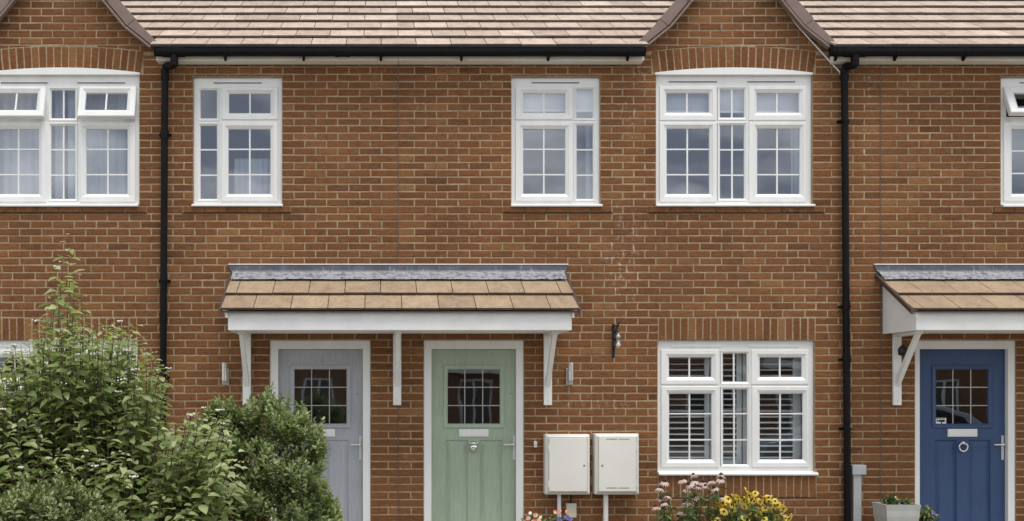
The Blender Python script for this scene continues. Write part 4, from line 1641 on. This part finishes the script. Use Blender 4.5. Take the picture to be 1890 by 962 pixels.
# --- dense rounded evergreen in front of the grey door, rosettes of small leaves at the twig ends
def rosette_shrub(name, label, yb, env, x_lo, x_hi, cx, n_ros, depth, lsize, mat, seed, zbot=0.35, bottom_px=1000):
    random.seed(seed)
    sc = S * D / (D + yb)
    t = empty(name, ((cx - VX) / sc, yb, 0), label, "shrub")
    lv, st = MB(), MB()
    root = Vector(((cx - VX) / sc, yb, 0.05))
    pts = []
    for i in range(n_ros):
        px = random.uniform(x_lo, x_hi)
        top = interp(env, px)
        if top > bottom_px - 5:
            continue
        top += 9 * math.sin(px * 0.19 + seed) + 6 * math.sin(px * .41)
        if random.random() < 0.06:
            top -= random.uniform(6, 26)
            py = top + random.uniform(0, 30)
        else:
            py = top + (bottom_px - top) * random.random() ** 1.25
        # depth bulges with the distance from the outline
        edge = min(1.0, (py - top) / 130.0)
        side = min(px - x_lo, x_hi - px) / (0.5 * (x_hi - x_lo))
        b = depth * (0.15 + 0.85 * math.sqrt(edge)) * (0.4 + 0.6 * math.sqrt(max(side, 0)))
        lump = 0.07 * math.sin(px * .07 + py * .03 + 1.3) + 0.07 * math.sin(py * .075 - px * .03) + random.gauss(0, .05)
        if random.random() < 0.72:
            dy = -b * random.uniform(0.75, 1.0) + lump
        else:
            dy = random.uniform(-b, b)
        y = yb + dy
        k = S * D / (D + yb + dy)
        kk = S * D / (D + yb)
        p = Vector(((px - VX) / k, y, ZC + (VY - py) / k))
        pts.append(p)
    ctr = Vector(((cx - VX) / sc, yb, 0.55))
    for i, p in enumerate(pts):
        out = (p - ctr).normalized()
        ax = (out * 0.7 + Vector((0, 0, 0.9)) + rv(.3)).normalized()
        tone0 = random.gauss(0.45, .17)
        u = ax.orthogonal().normalized()
        vv = ax.cross(u)
        st.tube([p - ax * 0.07 - out * .03, p - ax * .03, p + ax * 0.01], [.002, .002, .001], 4, cap=False)
        a = random.uniform(0, 6.28)
        for j in range(random.randint(8, 11)):
            a += 2.4
            el = 1.2 - j * 0.13
            d = (u * math.cos(a) + vv * math.sin(a)) * math.cos(el) + ax * math.sin(el)
            L = lsize * random.uniform(.75, 1.15) * (0.6 + 0.05 * j)
            q = p - ax * (0.010 * j)
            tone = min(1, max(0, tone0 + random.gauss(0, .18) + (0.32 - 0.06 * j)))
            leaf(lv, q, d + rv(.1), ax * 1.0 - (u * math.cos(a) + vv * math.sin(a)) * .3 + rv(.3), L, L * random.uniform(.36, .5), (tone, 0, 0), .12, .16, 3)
    for i in range(24):
        p = random.choice(pts) + Vector((0, .15, -.12))
        b = root + Vector((random.gauss(0, .08), random.gauss(0, .06), 0))
        st.tube([b, b.lerp(p, .5) + Vector((0, 0, .08)), p], [.012, .008, .003], 5, cap=False)
    st.build("stems", M['bark'], t)
    lv.build("foliage", M[mat], t, smooth=True)
    return t


rosette_shrub("evergreen_shrub", "dense rounded evergreen shrub in front of the grey door", -3.3,
              [(340, 830), (360, 790), (385, 752), (405, 742), (425, 750), (440, 762), (455, 752), (475, 740), (495, 733), (512, 742), (528, 752), (548, 760), (560, 762), (575, 790), (592, 798), (602, 815), (606, 850), (600, 885), (612, 915), (625, 950), (640, 1000)],
              345, 640, 480, 2100, 0.60, 0.056, 'euonymus', 5)
rosette_shrub("low_shrub", "low dark shrub in the bottom left corner below the dogwood", -5.4,
              [(-80, 930), (0, 915), (40, 893), (90, 900), (140, 895), (190, 925), (220, 950), (260, 1000)],
              -80, 260, 90, 650, 0.3, 0.052, 'lowleaf', 9, bottom_px=1010)


# --- flowers
def place_copies(proto, spots, parent):
    """first flower uses the prototype itself, the rest share its mesh"""
    for i, (loc, rot, sc_) in enumerate(spots):
        o = proto if i == 0 else proto.copy()
        if i:
            COL.objects.link(o)
            o.parent = parent
            for ch in list(proto.children):
                c = ch.copy()
                COL.objects.link(c)
                c.parent = o
        o.location = Vector(loc) - WLOC[parent.name]
        o.rotation_euler = rot
        o.scale = (sc_,) * 3


def flower_proto(parent, n, rin, L, W, droop, elev, petal, cone_prof, layers=1):
    mb = MB()
    for k in range(n):
        a = 2 * math.pi * k / n + random.gauss(0, .06)
        d = Vector((math.cos(a) * math.cos(elev), math.sin(a) * math.cos(elev), math.sin(elev)))
        leaf(mb, Vector((math.cos(a) * rin, math.sin(a) * rin, 0)), d, Vector((0, 0, 1)), L * random.uniform(.88, 1.08), W, (random.uniform(.2, 1), 0, 0), droop, .12, 3)
    old = WLOC[parent.name]
    WLOC[parent.name] = Vector()
    o = mb.build("flower", petal, parent, smooth=True)
    WLOC[parent.name] = old
    WLOC[o.name] = Vector()
    MB().lathe((0, 0, 0), cone_prof, 12).build("flower_cone", M['cone'], o, smooth=True)
    return o


def flower_plant(name, label, yb, px_list, proto_args, base_px, leaf_n, seed, tilt=0.5, big=1.0):
    random.seed(seed)
    k = S * D / (D + yb)
    t = empty(name, ((base_px - VX) / k, yb, 0), label, "flowering plant")
    pr = flower_proto(t, *proto_args)
    lv, st = MB(), MB()
    spots = []
    base = Vector(((base_px - VX) / k, yb, 0))
    for (px, py) in px_list:
        y = yb + random.uniform(-.20, .10)
        kk = S * D / (D + y)
        p = Vector(((px - VX) / kk, y, ZC + (VY - py) / kk))
        spots.append((p, (tilt + random.gauss(0, .16), random.gauss(0, .22), random.uniform(0, 6.28)), big * random.uniform(.85, 1.1)))
        b = base + Vector(((p.x - base.x) * .55 + random.gauss(0, .03), (y - yb) * .6, 0))
        st.tube([b, b.lerp(p, .55) + Vector((random.gauss(0, .015), 0, .03)), p - Vector((0, 0, .004))], [.0045, .004, .003], 5, cap=False)
        n = max(3, int(leaf_n / len(px_list)))
        for j in range(n):
            u = random.uniform(.15, .86)
            q = b.lerp(p, u)
            a = random.uniform(0, 6.28)
            d = Vector((math.cos(a), math.sin(a), random.uniform(-.1, .8)))
            L = random.uniform(.06, .13)
            leaf(lv, q, d, Vector((0, 0, 1)) + rv(.3), L, L * random.uniform(.22, .36), (min(1, max(0, random.gauss(.5, .22))), 0, 0), random.uniform(.2, .8), .2, 3)
    place_copies(pr, spots, t)
    st.build("stems", M['stemleaf'], t)
    lv.build("foliage", M['stemleaf'], t, smooth=True)
    return t


def zp(*pts):      # points read off the close-up of the flower bed (5.906 px per photo px)
    return [(1180 + a / 5.906, 860 + b / 5.906) for a, b in pts]


cone_pts = zp((275, 170), (465, 148), (590, 100), (608, 162), (540, 198), (695, 178), (780, 165), (888, 140), (720, 220), (815, 240), (525, 255), (228, 245),
              (310, 330), (607, 325), (232, 360), (262, 405), (318, 425), (178, 445), (500, 395), (450, 490), (265, 555), (900, 340), (890, 100), (645, 228))
flower_plant("coneflower", "tall pink coneflowers with dark centres under the ground floor window", -0.75, cone_pts,
             (13, 0.010, 0.042, 0.021, 0.55, -0.35, M['pink'], [(0.016, -.006), (0.019, 0.002), (0.017, 0.014), (0.010, 0.022), (0.002, 0.025)]),
             1265, 620, 21, 0.12, 1.0)
yel = zp((1170, 262), (1265, 300), (1030, 335), (875, 395), (950, 370), (955, 415), (1010, 400), (1080, 385), (1150, 365), (1205, 410), (1240, 375), (1300, 395), (1350, 380), (1430, 400), (1480, 400),
         (930, 445), (880, 495), (960, 485), (1050, 480), (1120, 535), (1180, 470), (1240, 520), (1290, 485), (1355, 500), (1400, 560), (1330, 545), (1410, 540), (1500, 440), (1560, 460), (1530, 490),
         (1590, 490), (1350, 590), (1300, 600), (1440, 590), (1500, 580), (1560, 590), (1630, 590), (825, 540), (1470, 470), (1100, 420), (1390, 430), (1520, 530), (1200, 350), (1580, 560), (1460, 620), (1250, 590))
dome = [(1318, 945), (1332, 928), (1350, 918), (1390, 912), (1425, 920), (1447, 935), (1462, 955)]
yel = yel[:8] + yel[14:16] + [(lambda q: (q, interp(dome, q) + random.random() ** 1.4 * 62))(random.uniform(1318, 1462)) for _ in range(86)]
flower_plant("coneflower", "mound of yellow coneflowers with black centres to the right of the pink ones", -0.85, yel,
             (12, 0.007, 0.032, 0.019, 0.12, -0.03, M['yellow'], [(0.008, -.004), (0.0105, 0.002), (0.009, 0.010), (0.005, 0.015), (0.001, 0.016)]),
             1395, 1300, 22, 0.95, 1.0)


# --- pots by the doors
def pot(name, c, rt, rb, hgt, mat, label, square=False):
    t = empty(name, c, label, "plant pot")
    if square:
        mb = MB()
        n = 9
        lev = []
        for k in range(n + 1):
            f = k / n
            r = rb + (rt - rb) * f + (0.0035 if k % 2 else 0)
            lev.append((r, hgt * f))
        v, fc = [], []
        for r, z in lev + [(rt + 0.004, hgt + 0.001), (rt - 0.02, hgt + 0.001), (rt - 0.022, hgt - 0.035)]:
            for sx, sy in ((-1, -1), (1, -1), (1, 1), (-1, 1)):
                v.append((c[0] + sx * r, c[1] + sy * r, c[2] + z))
        for i in range(len(v) // 4 - 1):
            for j in range(4):
                a, b = 4 * i + j, 4 * i + (j + 1) % 4
                fc.append((a, b, b + 4, a + 4))
        fc.append((3, 2, 1, 0))
        mb.add(v, fc)
        mb.build("body", M[mat], t, bevel=0.003)
        MB().box(c[0] - rt + .023, c[0] + rt - .023, c[1] - rt + .023, c[1] + rt - .023, c[2] + hgt - .06, c[2] + hgt - .03).build("soil", M['soil'], t)
    else:
        MB().lathe(c, [(rb, 0), (rt * .97, hgt * .82), (rt * 1.06, hgt * .83), (rt * 1.06, hgt), (rt * .95, hgt), (rt * .92, hgt - .03)], 28).build("body", M[mat], t, smooth=False)
        MB().lathe((c[0], c[1], c[2] + hgt - .04), [(rt * .88, 0), (rt * .8, .012)], 20).build("soil", M['soil'], t)
    return t


def pot_plant(name, c, r, hgt, label, mat, lsize, n, flowers=(), seed=1, cat="potted plant"):
    random.seed(seed)
    t = empty(name, c, label, cat)
    lv, st = MB(), MB()
    c = Vector(c)
    for i in range(n):
        a, q = random.uniform(0, 6.28), math.sqrt(random.random())
        tip = c + Vector((r * q * math.cos(a), r * q * math.sin(a), hgt * (1 - .55 * q * q) * random.uniform(.6, 1.05)))
        st.tube([c + Vector((0.35 * r * q * math.cos(a), .35 * r * q * math.sin(a), 0)), tip], [.003, .0015], 4, cap=False)
        for j in range(6):
            b = c.lerp(tip, random.uniform(.45, 1.0))
            d = Vector((math.cos(a), math.sin(a), .5)) * .5 + rv(.7)
            L = lsize * random.uniform(.7, 1.2)
            leaf(lv, b, d, Vector((0, 0, 1)) + rv(.4), L, L * .5, (min(1, max(0, random.gauss(.5, .25))), 0, 0), .2, .2, 3)
    st.build("stems", M['twig'], t)
    lv.build("foliage", M[mat], t, smooth=True)
    for (m, pts, s) in flowers:
        for (fx, fy, fz) in pts:
            f = MB()
            p = c + Vector((fx, fy, fz))
            tl = Vector((random.gauss(0, .25), -1, .5)).normalized()
            u = tl.orthogonal().normalized()
            v2 = tl.cross(u)
            for k in range(5):
                a = 2 * math.pi * k / 5
                d = u * math.cos(a) + v2 * math.sin(a)
                leaf(f, p, d + tl * .15, tl, s, s * 1.05, (random.uniform(.1, 1), 0, 0), .1, .05, 3)
            f.build("flower", M[m], t, smooth=True)
    return t


yp = -0.40
kp = S * D / (D + yp)
pc = ((1654 - VX) / kp, yp, 0.03)
ph_ = ZC + (VY - 933) / (S * D / (D + yp - .2)) - 0.03
pot("plant_pot", pc, 0.165, 0.115, ph_, 'pot', "pale grey ribbed square planter to the left of the blue door", True)
pot_plant("bedding_plant", (pc[0] - .06, pc[1] - .02, ph_), 0.075, 0.115, "bright green bedding plant with yellow buds in the grey planter", 'stemleaf', .034, 55,
          [('yellow', [(.02, -.06, .10), (.04, -.05, .08)], .010)], 31)
pot_plant("bedding_plant", (pc[0] + .085, pc[1] - .02, ph_), 0.06, 0.10, "small dull reddish plant in the right half of the grey planter", 'lowleaf', .035, 28, (), 32)
c2 = ((1706 - VX) / kp, yp, 0.03)
pot("plant_pot", c2, 0.10, 0.075, .34, 'terracotta', "small round pot at the foot of the blue door")
pot_plant("bedding_plant", (c2[0], c2[1], .36), 0.12, 0.15, "low plant with purple tinged leaves at the foot of the blue door", 'lowleaf', .045, 45, [('purple', [(.06, -.07, .10), (.09, -.04, .08), (.03, -.09, .07)], .016)], 33)
yq = -0.55
kq = S * D / (D + yq)
for (px, lab, plab, fl, sd) in (
        (982, "round terracotta pot by the green door holding peach flowers", "peach flowered bedding plant beside the green door frame",
         [('coral', [(-.05, -.1, .14), (.0, -.12, .11), (.05, -.1, .12), (.02, -.11, .17), (-.08, -.09, .10)], .026), ('white_flower', [(-.03, -.1, .19), (.07, -.09, .15)], .018)], 41),
        (1033, "round terracotta pot under the meter boxes holding violet flowers", "bedding plant with violet and coral flowers under the meter boxes",
         [('purple', [(-.02, -.12, .12), (.0, -.13, .08), (.05, -.12, .15), (.08, -.10, .13)], .028), ('coral', [(-.06, -.1, .2), (-.02, -.1, .21), (.06, -.08, .2)], .024)], 42)):
    xx = (px - VX) / kq
    pot("plant_pot", (xx, yq, 0.03), .125, .09, .26, 'terracotta', lab)
    pot_plant("bedding_plant", (xx, yq, .285), .155, .19, plab, 'lowleaf', .04, 75, fl, sd)

# ------------------------------------------------------------------ the terrace across the road (seen mirrored in the door glass)
far = empty("terraced_house", (6, -26, 0), "long brick terrace across the road, mirrored in the front door glass", "house")
fy = -26.0
fo = []
fm, fg = [], []
for x in range(-10, 26, 5):
    fo += [(x, x + 1.5, 0.9, 2.1), (x, x + 1.5, 3.4, 4.6), (x + 2.6, x + 3.6, 0.05, 2.1), (x + 2.7, x + 3.6, 3.4, 4.6)]
MB().plate((-12, 27, -0.2, 5.0), fo, fy, fy - 0.25).build("wall", M['farbrick'], far)
for (a, b, c, d) in fo:
    wn_ = MB().plate((a + .002, b - .002, c, d - .002), [(a + .09, (a + b) / 2 - .04, c + .09, d - .09), ((a + b) / 2 + .04, b - .09, c + .09, d - .09)], fy - .05, fy - .11)
    o = wn_.build("window" if d != 2.1 or c > .5 else "door", M['pvc'], far)
    MB().box(a + .05, b - .05, fy - .09, fy - .085, c + .05, d - .05).build("pane", M['iron'] if c > .5 else M['vent'], o)
MB().box(-12, 27, fy - 8, fy - 7.8, -0.2, 5.0).build("rear_wall", M['farbrick'], far)
MB().prism([(fy + .35, 4.95), (fy - 4, 7.5), (fy - 8.3, 4.95), (fy - 8.3, 4.8), (fy - 4, 7.35), (fy + .35, 4.8)], 'x', -12.2, 27.2).build("roof", M['fartile'], far)
for x in range(-8, 26, 10):
    MB().box(x, x + 3.4, fy, fy + .75, 2.3, 2.52).build("canopy", M['paint'], far)
MB().box(-11.9, 26.9, fy - 2.0, fy - 1.9, -0.1, 5.0).build("inner_wall", M['dark'], far)

# ------------------------------------------------------------------ parked car on the drive (mirrored in the right sash of the ground floor window)
cx0, cy0 = 6.1, -7.0
car = empty("parked_car", (cx0 + 2.0, cy0 - 0.85, 0), "silver blue hatchback parked on the drive, mirrored in the ground floor window", "car")
low = [(0.02, 0.35), (0.0, 0.62), (0.10, 0.86), (1.02, 0.95), (3.72, 0.98), (3.98, 0.85), (4.02, 0.42), (3.9, 0.27)]


def arch(xc, n=8):
    return [(xc + 0.36 * math.cos(math.pi * k / n), 0.30 + 0.36 * math.sin(math.pi * k / n)) for k in range(n + 1)]


prof = low + arch(3.25) + [(2.8, 0.22), (1.2, 0.22)] + arch(0.78) + [(0.35, 0.27)]
MB().prism([(cx0 + a, b) for a, b in prof], 'y', cy0, cy0 - 1.7).build("body", M['carpaint'], car, bevel=0.05)
cab = [(0.92, 0.95), (1.55, 1.36), (2.0, 1.43), (2.9, 1.42), (3.5, 1.28), (3.82, 0.97)]
MB().prism([(cx0 + a, b) for a, b in cab], 'y', cy0 - 0.10, cy0 - 1.6).build("cabin", M['carpaint'], car, bevel=0.05)
for (wn2, pts) in (("side_window", [(1.22, 0.98), (1.66, 1.31), (2.30, 1.36), (2.30, 0.99)]), ("side_window", [(2.38, 0.99), (2.38, 1.36), (2.88, 1.35), (3.36, 1.22), (3.52, 1.0)])):
    for ya, yb2 in ((cy0 - 0.092, cy0 - 0.14), (cy0 - 1.56, cy0 - 1.608)):
        MB().prism([(cx0 + a, b) for a, b in pts], 'y', ya, yb2).build(wn2, M['carglass'], car)
MB().add([(cx0 + 0.95, cy0 - .2, 0.985), (cx0 + 0.95, cy0 - 1.5, 0.985), (cx0 + 1.49, cy0 - 1.45, 1.345), (cx0 + 1.49, cy0 - .25, 1.345)], [(0, 1, 2, 3)]).build("windscreen", M['carglass'], car)
for xc in (0.78, 3.25):
    for ya in (cy0 - 0.02, cy0 - 1.48):
        wv = MB().lathe((cx0 + xc, ya - 0.2, 0.30), [(0.18, 0), (0.29, 0.0), (0.30, -0.03), (0.30, -0.17), (0.29, -0.2), (0.18, -0.2)], 24, 'y').build("wheel", M['tyre'], car)
        MB().lathe((cx0 + xc, ya - 0.2, 0.30), [(0.05, -.195), (0.19, -.19), (0.19, -.205), (0.06, -.215)], 20, 'y').build("rim", M['steel'], wv)
for ya in (cy0 - 0.18, cy0 - 1.36):
    MB().lathe((cx0 + 0.06, ya - 0.1, 0.70), [(0.02, -.08), (0.09, -.07), (0.09, .07), (0.02, .08)], 16, 'y').build("headlight", M['lever'], car)
